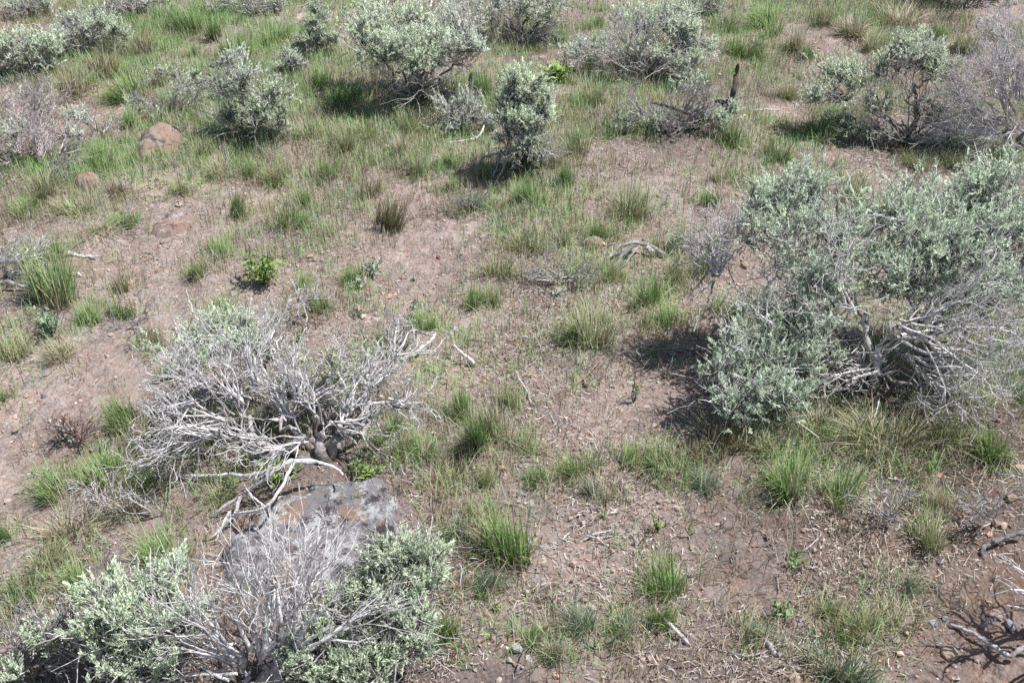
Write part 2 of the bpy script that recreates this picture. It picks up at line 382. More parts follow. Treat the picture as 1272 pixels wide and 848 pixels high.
        BT = st_[:, None]+di[:, None]*tt_*R.uniform(.03, .10, (nb, 1, 1))+np.cumsum(R.standard_normal((nb, 5, 3))*.004, 1)
        BT[..., 2] = np.maximum(BT[..., 2], hlow(BT[..., 0], BT[..., 1])+.004)
        tubes(tw, BT, np.tile(np.linspace(.0022, .0008, 5), (nb, 1)), wood*.8, wood*1.05, 3, .25)
        ax = unit((Q-Cn)/np.array([a, b, c])*.5+np.array([0, 0, .75])+R.standard_normal((n, 3))*.42)
        p_ = opt[0] if opt else pal
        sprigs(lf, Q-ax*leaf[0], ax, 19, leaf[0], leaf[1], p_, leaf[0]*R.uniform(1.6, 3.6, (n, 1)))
        allN2 = np.array(PB)[:, 3:].reshape(-1, 3)
    for big_, lst in polys.items():
        if not lst: continue
        P = np.array([q[0] for q in lst]); rr = np.array([q[1] for q in lst])
        tubes(tw, P, rr*(.95 if big_ else .8), wood*.82, wood*1.1, 6 if big_ else 4, .16)
    if big.v:
        tr = big.build('trunk', MWOOD, root, origin=B)
    if tw.v: tw.build('branches' if not clumps or dead else 'twigs', MWOOD, root, origin=B)
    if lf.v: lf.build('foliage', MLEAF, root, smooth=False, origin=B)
    return root

# ------------------------------------------------------------------ rocks
def interp_r(angs, rads, th):
    o = np.argsort(angs); a = np.array(angs)[o]; r = np.array(rads)[o]
    a = np.concatenate([a-2*math.pi, a, a+2*math.pi]); r = np.tile(r, 3)
    return np.interp(th, a, r)
def rock(name, label, cat, outline, H, mat, group=None, land=None, tilt=(0, 0), seed=0, p=3.0, c=(.3, .25, .22), parent=None, sink=.04):
    O = np.array([at(x, y) for x, y in outline]); C0 = O.mean(0)
    d = O[:, :2]-C0[:2]; ang = np.arctan2(d[:, 1], d[:, 0]); rad = np.hypot(d[:, 0], d[:, 1])
    nt_, nr = 120, 46
    th = np.linspace(0, 2*math.pi, nt_, endpoint=False); rr = interp_r(ang, rad, th)
    k = np.array([.25, .5, .25]); rr = (np.roll(rr, 1)+6*rr+np.roll(rr, -1))/8*(1+.035*np.sin(th*7+seed)+.03*np.sin(th*13+2*seed)+.02*R.standard_normal(nt_))
    s = np.linspace(0, 1.06, nr)
    X = C0[0]+np.cos(th)[None]*rr[None]*s[:, None]; Y = C0[1]+np.sin(th)[None]*rr[None]*s[:, None]
    size = rad.mean()
    f = 1-np.clip(s, 0, 1)**p; f = np.where(s > 1, -.5, f)[:, None]
    nz = fbm(X/size*1.1+seed*3.3, Y/size*1.1, 50+seed, 4)
    fa = np.round((X*1.3+Y*.8)/size*2.2+fbm(X/size*2, Y/size*2, 60+seed, 3)*1.1)/2.2  # broken ledges
    Z = C0[2]-sink+(H+sink)*f*(1+.34*nz)+ (H*.05*(fa-(X*1.3+Y*.8)/size))*np.clip(f, 0, 1)
    Z = Z+size*.040*fbm(X/size*6, Y/size*6, 70+seed, 5)-size*.03*np.clip(1-np.abs(fbm(X/size*2.3, Y/size*2.3, 75+seed, 3))/.035, 0, 1)
    Z = Z+tilt[0]*(X-C0[0])+tilt[1]*(Y-C0[1])
    V = np.stack([X, Y, Z], -1).reshape(-1, 3)
    i = np.arange(nr-1)[:, None]*nt_; j = np.arange(nt_)[None]; j2 = (j+1) % nt_
    q = np.stack([i+j, i+j2, i+nt_+j2, i+nt_+j], -1).reshape(-1, 4)
    mb = MB(); mb.add(V, np.array(c), q); o = mb.build(name, mat, None, True, C0)
    tag(o, label, cat, group)
    if land: LAND.append((land, sum(a for a, b in outline)/len(outline), sum(b for a, b in outline)/len(outline)))
    return o

ICO = None
def ico():
    global ICO
    if ICO is None:
        t = (1+5**.5)/2
        v = np.array([(-1, t, 0), (1, t, 0), (-1, -t, 0), (1, -t, 0), (0, -1, t), (0, 1, t), (0, -1, -t), (0, 1, -t), (t, 0, -1), (t, 0, 1), (-t, 0, -1), (-t, 0, 1)], float)
        v /= np.linalg.norm(v[0])
        f = np.array([(0, 11, 5), (0, 5, 1), (0, 1, 7), (0, 7, 10), (0, 10, 11), (1, 5, 9), (5, 11, 4), (11, 10, 2), (10, 7, 6), (7, 1, 8), (3, 9, 4), (3, 4, 2), (3, 2, 6), (3, 6, 8), (3, 8, 9), (4, 9, 5), (2, 4, 11), (6, 2, 10), (8, 6, 7), (9, 8, 1)])
        ICO = (v, f)
    return ICO
def stone_mesh(mb, C, r, colr):
    """angular little stone, twice subdivided icosahedron cut by planes"""
    v, f = ico(); v = v.copy(); f = f.copy()
    for _ in range(2):
        E = {}; nv = list(v); nf = []
        def mid(a, b):
            k = (min(a, b), max(a, b))
            if k not in E:
                m = (nv[a]+nv[b]); m = m/np.linalg.norm(m); E[k] = len(nv); nv.append(m)
            return E[k]
        for a, b, c in f:
            ab, bc, ca = mid(a, b), mid(b, c), mid(c, a); nf += [(a, ab, ca), (b, bc, ab), (c, ca, bc), (ab, bc, ca)]
        v = np.array(nv); f = np.array(nf)
    for _ in range(9):
        n = unit(R.standard_normal(3)); dd = R.uniform(.55, .85); s = v@n
        v = v-np.maximum(s-dd, 0)[:, None]*n
    v = v*(1+.03*R.standard_normal((len(v), 1)))
    sc = r*np.array([R.uniform(.9, 1.3), R.uniform(.75, 1.1), R.uniform(.5, .75)]); a = R.uniform(0, 6.28)
    v = v*sc; v = v@np.array([[math.cos(a), -math.sin(a), 0], [math.sin(a), math.cos(a), 0], [0, 0, 1]])
    mb.add(v+C, colr, None, f)

# ------------------------------------------------------------------ grass
def blades(mb, root, az, H, lean, wid, cb, cm, ct, seg=4, droop=.0, twist=.5):
    """root (n,3); az, H, lean, wid (n,); colours base/mid/tip (n,3)"""
    n = len(root); t = np.linspace(0, 1, seg+1)[None, :, None]
    d = np.stack([np.cos(az), np.sin(az), np.zeros(n)], -1)[:, None]
    Hh = H[:, None, None]; le = lean[:, None, None]
    P = root[:, None]+d*Hh*(le*(.35*t+.65*t**2))+np.array([0, 0, 1.])*Hh*(t*np.sqrt(np.maximum(1-le**2*.55, .12))-droop*le*t**2.2)
    wa = az+math.pi/2+R.standard_normal(n)*twist
    wv = np.stack([np.cos(wa), np.sin(wa), np.zeros(n)], -1)[:, None]
    w = wid[:, None, None]*.5*np.clip(1.0-t**2.2, .12, 1)
    V = np.stack([P-wv*w, P+wv*w], 2)
    C = np.where(t < .45, cb[:, None]*(1-t/.45)+cm[:, None]*(t/.45), cm[:, None]*(1-(t-.45)/.55)+ct[:, None]*((t-.45)/.55))
    C = np.clip(np.broadcast_to(C[:, :, None, :], V.shape), .01, 1)
    b = (np.arange(n)*(seg+1)*2)[:, None]; k = (np.arange(seg)*2)[None]
    q = np.stack([b+k, b+k+1, b+k+3, b+k+2], -1).reshape(-1, 4)
    mb.add(V.reshape(-1, 3), C.reshape(-1, 3), q)
KIND = {  # mid colour, tip colour, base colour, dry share, lean, blade width, blades
    'g': dict(m=(.22, .41, .11), t=(.33, .49, .17), b=(.28, .26, .13), dry=.26, lean=.58, w=.0015, n=430),
    'y': dict(m=(.33, .44, .17), t=(.47, .51, .27), b=(.36, .30, .18), dry=.42, lean=.7, w=.0014, n=330),
    'r': dict(m=(.26, .28, .12), t=(.36, .26, .16), b=(.30, .22, .14), dry=.35, lean=.5, w=.0014, n=300),
    'b': dict(m=(.20, .32, .20), t=(.30, .40, .27), b=(.28, .26, .17), dry=.22, lean=.8, w=.0014, n=400),
    'w': dict(m=(.50, .47, .31), t=(.66, .61, .48), b=(.42, .36, .25), dry=.7, lean=.9, w=.0015, n=300),
}
DRYC = np.array([.58, .50, .35]); DRYC2 = np.array([.70, .65, .54]); REDC = np.array([.33, .19, .12])
def colset(n, base, var=.14, hv=.06):
    return np.clip(np.asarray(base)[None]*(1+var*R.standard_normal((n, 1)))*(1+hv*R.standard_normal((n, 3))), .01, 1)
def tuft_mesh(kind, scale_n=1.0):
    """unit tuft: 1 wide, 1 high, two meshes green + dry"""
    k = KIND[kind]; g = MB(); d = MB(); n = int(k['n']*R.uniform(.65, 1.25)); bias = R.normal(0, .08, 2)
    ca = R.uniform(0, 6.28, 6); crr = R.uniform(.02, .24, 6); ch = R.uniform(.6, 1.15, 6)
    for mbx, m, dry in ((g, int(n*(1-k['dry'])), False), (d, max(10, int(n*k['dry'])), True)):
        r = R.uniform(0, 1, m)**.6*.16; a = R.uniform(0, 6.283, m)
        # several crowns make an uneven outline
        cr = R.integers(0, 6, m)
        root = np.stack([np.cos(a)*r+np.cos(ca[cr])*crr[cr], np.sin(a)*r+np.sin(ca[cr])*crr[cr], np.zeros(m)-.03], -1)
        az = np.arctan2(root[:, 1]+bias[1], root[:, 0]+bias[0])+R.standard_normal(m)*.8
        H = ch[cr]*R.uniform(.35, 1.0, m)**.8; le = np.clip(np.abs(R.normal(.0, k['lean']*.62, m)), .02, 1.2)
        H = H*(1.0-.18*le)
        if dry: cm_, ct_, cb_ = colset(m, DRYC), colset(m, DRYC2), colset(m, DRYC*.75); le = np.clip(le*1.45, .1, 1.35); H = H*.85
        else:
            cm_, ct_, cb_ = colset(m, k['m']), colset(m, k['t']), colset(m, k['b'])
            rr_ = R.uniform(0, 1, m) < (.28 if kind == 'r' else .12); ct_[rr_] = colset(rr_.sum(), REDC)
        blades(mbx, root, az, H, le, np.full(m, k['w']/.12)*R.uniform(.7, 1.25, m), cb_, cm_, ct_, 5, .28)
    return g, d
NV = 6
TUFT = {}
for k in KIND:
    for v in range(NV):
        g, d = tuft_mesh(k)
        mg = g.mesh('green_blades', MGRASS if k != 'w' else MDRY); md = d.mesh('dry_blades', MDRY)
        both = bpy.data.meshes.new('tuft')
        x = MB(); x.v = g.v+d.v; x.c = g.c+d.c; x.q = g.q+[qq+g.n for qq in d.q]; x.n = g.n+d.n
        TUFT[k, v] = (mg, md, x.mesh('tuft', MGRASS if k != 'w' else MDRY))
TUFTS = []
def tuft(px, py, w, h, k):
    TUFTS.append((px, py, w, h, k))

# ------------------------------------------------------------------ ground sheet
for (x, y, r, a) in [(1085, 500, .30, .05), (395, 560, .22, .035), (640, 215, .14, .035), (520, 125, .22, .04), (850, 160, .22, .05),
                     (60, 230, .3, .05), (600, 560, .10, .02), (730, 425, .13, .02), (983, 612, .16, .02), (60, 380, .2, .04), (300, 175, .2, .03), (690, 255, .2, .03)]:
    p = at(x, y); MOUNDS.append((p[0], p[1], r, a))
def axis_pts(lo, hi, st, far, gr):
    a = list(np.arange(lo, hi, st)); s = st
    while a[-1] < far: s *= gr; a.append(a[-1]+s)
    b = [lo]; s = st
    while b[-1] > -far: s *= gr; b.append(b[-1]-s)
    return np.array(b[:0:-1]+a)
XS = axis_pts(-2.6, 2.6, .0075, 120, 1.035)
ys = [.75]
while ys[-1] < 7.0: ys.append(ys[-1]+.0030*ys[-1]+.0012)
s_ = ys[-1]-ys[-2]
while ys[-1] < 160: s_ *= 1.05; ys.append(ys[-1]+s_)
yb = [.75]; s_ = .004
while yb[-1] > -40: s_ *= 1.12; yb.append(yb[-1]-s_)
YS = np.array(yb[:0:-1]+ys)
GX, GY = np.meshgrid(XS, YS)
near = np.clip(1-(np.hypot(GX, GY-3)-4.5)/3, 0, 1)
LITV = samp(M_LIT, GX, GY); GRV = samp(M_GRASS, GX, GY)
clod = fbm(GX*26, GY*26, 80, 3); fine = fbm(GX*75, GY*75, 90, 3)
lump = fbm(GX*7, GY*7, 95, 3)
rough = .35+.65*vnoise(GX*3, GY*3, 99)
crack = np.abs(fbm(GX*12+.3*clod, GY*12, 120, 3)); crack = -np.clip(.06-crack, 0, 1)/.06
PX0, PY0 = project(np.stack([GX, GY, GX*0], -1))
GZ = hlow(GX, GY)+near*(.010*lump+.0125*clod*rough+.0045*fine*rough*(1+.5*np.clip((PX0-700)/400, 0, 1))+.004*crack*(fbm(GX*2, GY*2, 130, 2) > .05))
def gz(x, y):   # height of the detailed sheet
    i = np.clip(np.searchsorted(XS, x)-1, 0, len(XS)-2); j = np.clip(np.searchsorted(YS, y)-1, 0, len(YS)-2)
    fx = (x-XS[i])/(XS[i+1]-XS[i]); fy = (y-YS[j])/(YS[j+1]-YS[j])
    return (GZ[j, i]*(1-fx)+GZ[j, i+1]*fx)*(1-fy)+(GZ[j+1, i]*(1-fx)+GZ[j+1, i+1]*fx)*fy
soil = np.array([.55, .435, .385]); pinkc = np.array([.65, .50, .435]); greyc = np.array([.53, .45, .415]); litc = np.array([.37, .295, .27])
a1 = np.clip(fbm(GX*1.8, GY*1.8, 140, 3)*2+.1, 0, 1)[..., None]; a2 = np.clip(fbm(GX*3.5+9, GY*3.5, 150, 3)*2.2, 0, 1)[..., None]
CC = soil*(1-a1)+pinkc*a1; CC = CC*(1-a2*.7)+greyc*a2*.7; SHD = np.zeros_like(GX)
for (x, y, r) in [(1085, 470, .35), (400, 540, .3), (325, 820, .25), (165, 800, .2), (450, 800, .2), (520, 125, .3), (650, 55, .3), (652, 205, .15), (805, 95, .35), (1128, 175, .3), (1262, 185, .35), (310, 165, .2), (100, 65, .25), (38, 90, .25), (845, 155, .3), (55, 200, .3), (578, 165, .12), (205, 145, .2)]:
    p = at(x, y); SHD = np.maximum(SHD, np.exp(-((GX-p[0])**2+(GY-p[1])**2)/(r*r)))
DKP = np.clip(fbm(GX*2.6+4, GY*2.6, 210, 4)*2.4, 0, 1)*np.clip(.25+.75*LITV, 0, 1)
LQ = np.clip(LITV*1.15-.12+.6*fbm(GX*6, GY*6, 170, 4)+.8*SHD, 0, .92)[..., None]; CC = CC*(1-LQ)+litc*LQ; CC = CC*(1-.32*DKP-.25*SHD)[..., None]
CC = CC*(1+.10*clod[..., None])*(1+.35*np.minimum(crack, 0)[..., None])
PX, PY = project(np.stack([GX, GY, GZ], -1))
brown = np.clip((PX-850)/350, 0, 1)*np.clip((PY-380)/250, 0, 1)  # browner soil at lower right; dimmer exposure there is painted in too
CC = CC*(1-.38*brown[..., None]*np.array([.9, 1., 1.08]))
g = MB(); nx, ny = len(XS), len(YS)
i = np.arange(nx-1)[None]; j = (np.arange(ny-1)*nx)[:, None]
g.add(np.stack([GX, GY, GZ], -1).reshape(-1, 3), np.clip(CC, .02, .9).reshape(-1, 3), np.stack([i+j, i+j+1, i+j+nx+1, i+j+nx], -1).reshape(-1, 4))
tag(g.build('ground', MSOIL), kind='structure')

# ------------------------------------------------------------------ boulders and stones
rock('boulder', 'large flat grey boulder with lichen and rust patches behind the bare silver shrub', 'boulder',
     [(262, 700), (285, 662), (318, 632), (352, 603), (400, 590), (455, 587), (498, 596), (512, 618), (503, 645), (497, 665), (478, 690), (455, 715), (400, 745), (330, 755), (282, 735)],
     .036, MBOULD, land='the large lichen boulder', p=8., seed=1, tilt=(.01, .015))
rock('boulder', 'rounded red brown boulder in the grass near the top left corner', 'boulder',
     [(163, 200), (168, 184), (185, 168), (208, 158), (230, 158), (234, 168), (226, 182), (208, 196), (185, 205), (168, 207)], .075, MRED, land='the red brown boulder', p=2.6, seed=2, tilt=(.05, .02))
rock('boulder', 'half buried pinkish rock with a grey top just left below the red brown boulder', 'boulder',
     [(84, 226), (88, 215), (102, 212), (118, 218), (131, 227), (128, 238), (110, 240), (92, 236)], .04, MRED, land='the half buried pink rock', p=2.5, seed=3)
rock('boulder', 'flat pale slab of rock flush with the bare soil at upper left', 'rock slab',
     [(185, 296), (192, 280), (205, 270), (228, 264), (245, 264), (247, 272), (238, 284), (222, 296), (200, 300)], .03, MPINK, land='the flat pale slab', p=4., seed=4, sink=.02)
rock('boulder', 'low tan rock face under the curved log in the middle of the clearing', 'rock slab',
     [(718, 306), (730, 296), (748, 293), (752, 302), (742, 312), (726, 315)], .02, MPINK, p=3., seed=5, sink=.02)
def stone(px, py, wpx, c, label, land=None):
    p = at(px, py); r = wpx*m_per_px(p)/2/1.1; mb = MB(); c = np.array(c)
    stone_mesh(mb, p+np.array([0, 0, r*.25]), r, c)
    o = mb.build('stone', MSTONE, None, False, p); tag(o, label, 'stone')
    if land: LAND.append((land, px, py))
WS = (.55, .54, .53); TN = (.42, .33, .25); PK = (.42, .31, .255); GY_ = (.30, .30, .32)
for a in [(643, 806, 17, WS, 'bright white stone beside a bent stick at the bottom centre', 'the white stone at the bottom'),
          (656, 818, 12, WS, 'smaller white stone touching the lower right of the bright white one'),
          (634, 820, 10, (.46, .44, .42), 'pale stone just left of the two white stones at the bottom'),
          (1179, 813, 25, TN, 'large tan stone in branch shadows at the bottom right', 'the large tan stone'),
          (1254, 777, 16, GY_, 'grey stone among shadows near the lower right edge'),
          (1158, 775, 14, (.34, .35, .38), 'bluish grey stone at the tip of the white forked branch'),
          (1174, 770, 12, GY_, 'small grey stone just right of the bluish grey one'),
          (1034, 646, 11, TN, 'tan stone below the twin green tufts on the right'),
          (955, 664, 14, (.36, .30, .27), 'brownish stone on bare soil below the left twin tuft'),
          (1048, 651, 12, PK, 'pinkish stone right below the twin green tufts'),
          (1168, 698, 10, GY_, 'grey stone below the reddish tuft at the right'),
          (797, 577, 8, PK, 'tiny orange stone in the strip of grass at the centre'),
          (782, 622, 9, TN, 'pale tan stone on the bare patch at lower centre'),
          (659, 626, 14, (.50, .46, .40), 'whitish stone right behind the big centre tuft'),
          (657, 672, 9, WS, 'tiny white stone at the right foot of the big centre tuft'),
          (686, 505, 9, PK, 'pink stone above the thin dead stick at centre'),
          (728, 476, 9, (.42, .29, .24), 'rounded pink pebble on the bare soil right of centre'),
          (722, 491, 7, PK, 'small pink pebble under the rounded pink one'),
          (684, 507, 6, PK, 'tiny rose pebble beside the pink stone at centre'),
          (513, 348, 7, (.05, .045, .045), 'small black stone on the bare path at centre', 'the black pebble'),
          (517, 372, 8, PK, 'orange pebble below the black pebble on the bare path'),
          (545, 322, 10, (.22, .12, .12), 'dark reddish stone on the bare path'),
          (626, 372, 8, (.33, .15, .11), 'red stone near the top of the litter at centre'),
          (1255, 620, 18, TN, 'pale ochre stone near the right edge below the big sagebrush'),
          (1265, 582, 16, (.48, .40, .28), 'yellowish stone at the right edge under the grass'),
          (925, 330, 12, TN, 'tan stone in the grass under the left arm of the big sagebrush'),
          (20, 535, 9, TN, 'ochre pebble at the left edge of the bare slope'),
          (7, 655, 14, TN, 'tan stone near the left edge below the bare slope'),
          (95, 463, 13, (.42, .34, .28), 'pale clod in the middle of the bare slope at left'),
          (216, 410, 9, (.32, .26, .22), 'grey brown stone behind the dead sagebrush'),
          (655, 735, 8, WS, 'white chip below the big centre tuft'),
          (700, 212+10, 8, PK, 'red chip at the base of the grass near the narrow sagebrush'),
          (860, 680, 11, TN, 'tan stone right of the dark green lower tuft'),
          (1118, 777, 12, (.38, .30, .25), 'brown stone right of the blue green tuft'),
          (895, 600, 10, GY_, 'grey stone left of the twin green tufts'),
          (1017, 605+95, 10, PK, 'pink stone left of the reddish tufts at lower right')]:
    stone(*a)

# ------------------------------------------------------------------ shrubs
# stems: (px,py of tip, depth offset m, radius m[, arch]); clumps: (px,py,rx,ry,depth offset,sprigs[,palette]);
# dead: (start px,py, depth, length px, levels, radius, direction dx,dy px, direction depth, count)
big = shrub('sagebrush', 'very large sagebrush spreading across the right side with grey green foliage and dead lower branches', 'sagebrush', (1085, 488),
  stems=[(1075, 390, .04, .024, .02), (1105, 400, .02, .020), (1090, 430, .0, .024), (1000, 345, .18, .016, .05), (905, 335, .24, .011, .08), (1150, 345, .12, .016, .03), (1245, 370, .10, .014, .04), (1065, 440, .0, .022),
         (985, 425, .02, .012, .05), (925, 470, -.06, .009, .05), (1180, 330, .28, .014), (1130, 300, .32, .014), (1010, 270, .38, .012), (1240, 290, .35, .013), (945, 300, .34, .010), (1060, 320, .26, .012),
         (1165, 505, -.16, .011, .08), (1225, 440, .0, .011, .04), (1260, 410, .06, .009, .03), (1045, 500, -.05, .010)],
  clumps=[(1000, 355, 50, 24, .12, 111, SAGEB), (1130, 320, 50, 30, .14, 125, SAGEB), (1190, 290, 60, 36, .2, 148, SAGEB), (1250, 350, 40, 28, .1, 103, SAGEB), (1040, 290, 30, 34, .22, 81, SAGEB), (985, 275, 72, 52, 0.27, 296, SAGEB), (1000, 325, 60, 34, 0.17, 140, SAGEB), (945, 285, 35, 46, 0.26, 81), (1005, 232, 50, 28, 0.32, 111, SAGEB), (960, 245, 30, 24, 0.30, 51, SAGEB),
          (1180, 250, 76, 40, 0.32, 222, SAGEB), (1240, 222, 54, 26, 0.36, 140, SAGEB), (1110, 260, 46, 30, 0.30, 88), (1180, 330, 66, 38, 0.14, 251, SAGEB), (1145, 285, 40, 35, 0.22, 140, SAGEB),
          (1245, 315, 50, 46, 0.20, 222, SAGEB), (1115, 350, 44, 22, 0.14, 81), (1215, 372, 50, 15, 0.09, 96, SAGEB), (1300, 300, 60, 70, 0.22, 162, SAGEB), (1075, 305, 30, 22, 0.22, 51), (1265, 265, 36, 30, 0.29, 96, SAGEB),
          (990, 408, 68, 38, 0.04, 244, SAGEB), (940, 455, 50, 36, -0.06, 185, SAGEB), (922, 492, 46, 22, -0.12, 140, SAGEB), (1005, 445, 36, 25, -0.02, 74), (975, 482, 40, 16, -0.12, 74, SAGEB), (895, 470, 22, 26, -0.06, 44)],
  dead=[(1120, 420, .0, 100, 3, 0.0070, 120, 20, -.02, 2), (1110, 405, .02, 100, 3, 0.0070, 110, -25, .05, 2), (888, 342, .20, 62, 3, 0.0066, 5, -60, .05, 5), (893, 335, .20, 60, 3, 0.0057, -25, -45, .08, 4), (890, 345, .2, 50, 2, 0.0049, -25, 20, .0, 2), (1130, 440, -.04, 90, 3, 0.0057, 90, 70, -.08, 3), (1060, 390, .04, 80, 3, 0.0057, -50, -60, .08, 1), (1040, 400, .04, 75, 2, 0.0049, -60, -30, .04, 3), (1090, 460, -.04, 80, 2, 0.0049, -70, 20, -.06, 3), (1140, 400, .05, 90, 3, 0.0061, 70, -50, .08, 1), (1150, 400, .02, 95, 3, 0.0045, 110, 5, -.02, 3), (1150, 430, -.05, 90, 3, 0.0041, 100, 50, -.08, 3), (1165, 470, -.12, 62, 3, 0.0033, 60, 20, -.05, 2), (1120, 400, .0, 85, 3, 0.0045, 60, 10, -.05, 3),
        (1060, 370, .08, 80, 3, 0.0045, -20, -70, .08, 2), (1095, 370, .1, 80, 3, 0.0045, 30, -70, .12, 2), (1030, 340, .12, 70, 3, 0.0041, 20, -50, .1, 2), (1220, 400, .0, 60, 3, 0.0033, 50, 30, -.03, 4), (1190, 460, -.08, 55, 3, 0.0033, 60, 20, -.05, 4), (1150, 380, .1, 80, 3, 0.0041, 60, -25, .06, 3), (900, 335, .22, 46, 3, 0.0033, -6, -70, .08, 3), (905, 300, .26, 48, 3, 0.0033, -25, -40, .1, 3), (905, 290, .26, 46, 2, 0.0025, 35, -60, .1, 2),
        (930, 440, -.06, 56, 3, 0.0029, -60, -50, .0, 1), (960, 400, .02, 54, 3, 0.0033, -70, -40, .0, 2), (910, 440, -.08, 46, 2, 0.0025, -40, 40, .0, 2), (1040, 380, .06, 80, 3, 0.0041, -60, -50, .1, 1), (1010, 400, .05, 70, 3, 0.0037, -50, -20, .05, 3),
        (1230, 420, -.02, 60, 3, 0.0033, 60, 0, 0, 2), (1000, 350, .15, 60, 3, 0.0037, -40, -50, .1, 1), (1085, 320, .25, 56, 3, 0.0033, 0, -60, .15, 1), (1150, 505, -.15, 32, 2, 0.0025, 10, 20, 0, 2), (1080, 450, .0, 60, 3, 0.0033, -60, 30, -.05, 3), (1130, 450, -.02, 80, 3, 0.0037, 60, 60, -.06, 2)],
  leaf=(.0108, .0033), land='the very large sagebrush', stubs=3, thick=.56, wood=SILV*.98, style=(.34, .04, (2, 4), (.35, 1.05), (.5, .85)))

shrub('sagebrush', 'mostly dead sagebrush with thick silvery horizontal limbs left of centre', 'sagebrush', (405, 566),
  stems=[(398, 537, .0, .026), (290, 500, .10, .017, .02), (275, 535, .02, .018, .02), (300, 560, -.04, .015, .03), (350, 470, .16, .012, .04), (485, 500, .10, .014, .04), (470, 465, .22, .012, .03), (430, 500, .08, .017, .04),
         (250, 470, .20, .010, .04), (330, 455, .26, .010, .04), (330, 520, .05, .016, .02)],
  clumps=[(270, 420, 50, 24, .3, 90), (325, 445, 22, 20, .25, 40), (240, 460, 26, 18, .2, 30), (285, 405, 40, 20, .34, 100), (235, 430, 38, 28, .26, 60), (300, 435, 28, 25, .26, 60), (400, 465, 45, 20, .2, 70, SAGEY), (445, 450, 30, 16, .2, 50, SAGEY), (375, 480, 25, 14, .16, 30, SAGEY)],
  dead=[(370, 500, .06, 66, 3, .004, 10, -30, .08, 7), (395, 520, .03, 66, 3, .004, -10, -30, .05, 6), (390, 490, .1, 60, 3, .004, 40, -10, .05, 6), (250, 540, -.02, 60, 3, .0035, -50, 20, -.02, 6), (300, 500, .08, 80, 3, .0042, -60, -60, .12, 10), (280, 520, .04, 80, 3, .0042, -85, -5, .02, 10), (270, 535, .0, 70, 3, .0038, -80, 20, -.03, 8), (320, 480, .12, 72, 3, .0042, -20, -75, .14, 10), (240, 500, .06, 60, 3, .0035, -40, 10, .0, 8),
        (260, 480, .12, 66, 3, .0038, -50, -40, .08, 10), (350, 500, .1, 66, 3, .0042, 0, -50, .1, 8), (430, 510, .06, 72, 3, .0048, 40, -50, .1, 9), (455, 480, .1, 66, 3, .0045, 30, -50, .1, 9), (360, 520, .06, 70, 3, .004, -20, -20, .05, 8),
        (480, 500, .04, 56, 3, .0038, 40, 15, .0, 6), (420, 525, .0, 66, 3, .0042, 80, 10, -.02, 6), (340, 440, .24, 55, 3, .004, -20, -50, .1, 7), (380, 545, -.05, 66, 3, .004, -90, 20, -.05, 6), (330, 545, -.02, 60, 3, .004, -60, 10, -.02, 6), (490, 440, .16, 60, 2, .004, 30, -40, .1, 4)],
  wood=SILV*1.08, trunk=np.array([.22, .19, .18]), leaf=(.0105, .0032), land='the mostly dead silvery sagebrush', stubs=2, thick=.62)

shrub('dead_sagebrush', 'bare silver dead shrub with upright twigs in front of the lichen boulder', 'dead shrub', (325, 862),
  stems=[(316, 800, .02, .013), (345, 795, .02, .014), (375, 790, .03, .010), (285, 810, .0, .009), (330, 780, .04, .010)],
  dead=[(316, 812, .02, 95, 3, .0068, -35, -110, .05, 3), (335, 805, .03, 100, 3, .0075, -5, -120, .08, 4), (350, 805, .03, 105, 3, .0075, 25, -115, .08, 4), (368, 805, .03, 100, 3, .0068, 60, -100, .06, 4), (340, 800, .04, 105, 2, .006, 10, -110, .1, 3),
        (300, 815, .0, 95, 3, .006, -75, -80, .03, 4), (290, 825, .0, 95, 3, .0055, -110, -40, .0, 4), (375, 812, .0, 90, 3, .0055, 110, -50, .0, 3), (290, 835, -.02, 90, 2, .0055, -120, -5, .0, 3), (355, 790, .03, 95, 2, .0055, 45, -80, .06, 3)],
  wood=SILV*1.15, trunk=np.array([.46, .44, .43]), land='the bare silver shrub', thick=.85, style=(.15, .04, (2, 3), (.2, .65), (.55, .95)))

shrub('sagebrush', 'dense pale green leafy sagebrush in the bottom left corner', 'sagebrush', (165, 845),
  stems=[(150, 780, .0, .010), (190, 740, .05, .009), (120, 760, .0, .008), (220, 780, .0, .007)],
  clumps=[(185, 720, 36, 28, .10, 170, SAGE), (135, 760, 38, 40, .02, 260, SAGE), (185, 775, 42, 42, .02, 300, SAGE), (165, 820, 60, 34, -.04, 260, SAGE), (225, 765, 30, 30, .05, 110, SAGEG), (55, 785, 26, 14, .08, 40, SAGE), (120, 720, 20, 14, .08, 40)],
  leaf=(.0102, .0031), land='the leafy bottom left sagebrush')
shrub('sagebrush', 'leafy pale green sagebrush leaning against the right end of the lichen boulder', 'sagebrush', (448, 850),
  stems=[(480, 770, .05, .009), (500, 720, .12, .008), (440, 760, .05, .009), (420, 800, .0, .008), (505, 800, .02, .008), (490, 840, -.03, .010)],
  clumps=[(505, 688, 46, 26, .16, 260), (525, 712, 22, 18, .12, 70), (455, 720, 34, 22, .14, 120), (500, 745, 34, 22, .08, 90), (430, 765, 45, 28, .08, 190), (395, 810, 45, 32, .0, 170), (455, 810, 40, 30, .0, 170), (510, 770, 26, 30, .03, 90),
          (515, 800, 22, 18, .0, 50), (430, 840, 60, 18, -.05, 120)],
  dead=[(470, 800, .0, 45, 2, .003, 30, -60, .03, 4), (480, 840, -.03, 45, 2, .004, 15, -60, .0, 2), (430, 800, .0, 60, 2, .003, 60, -50, .03, 3)],
  leaf=(.0102, .0031), land='the leafy sagebrush beside the boulder')
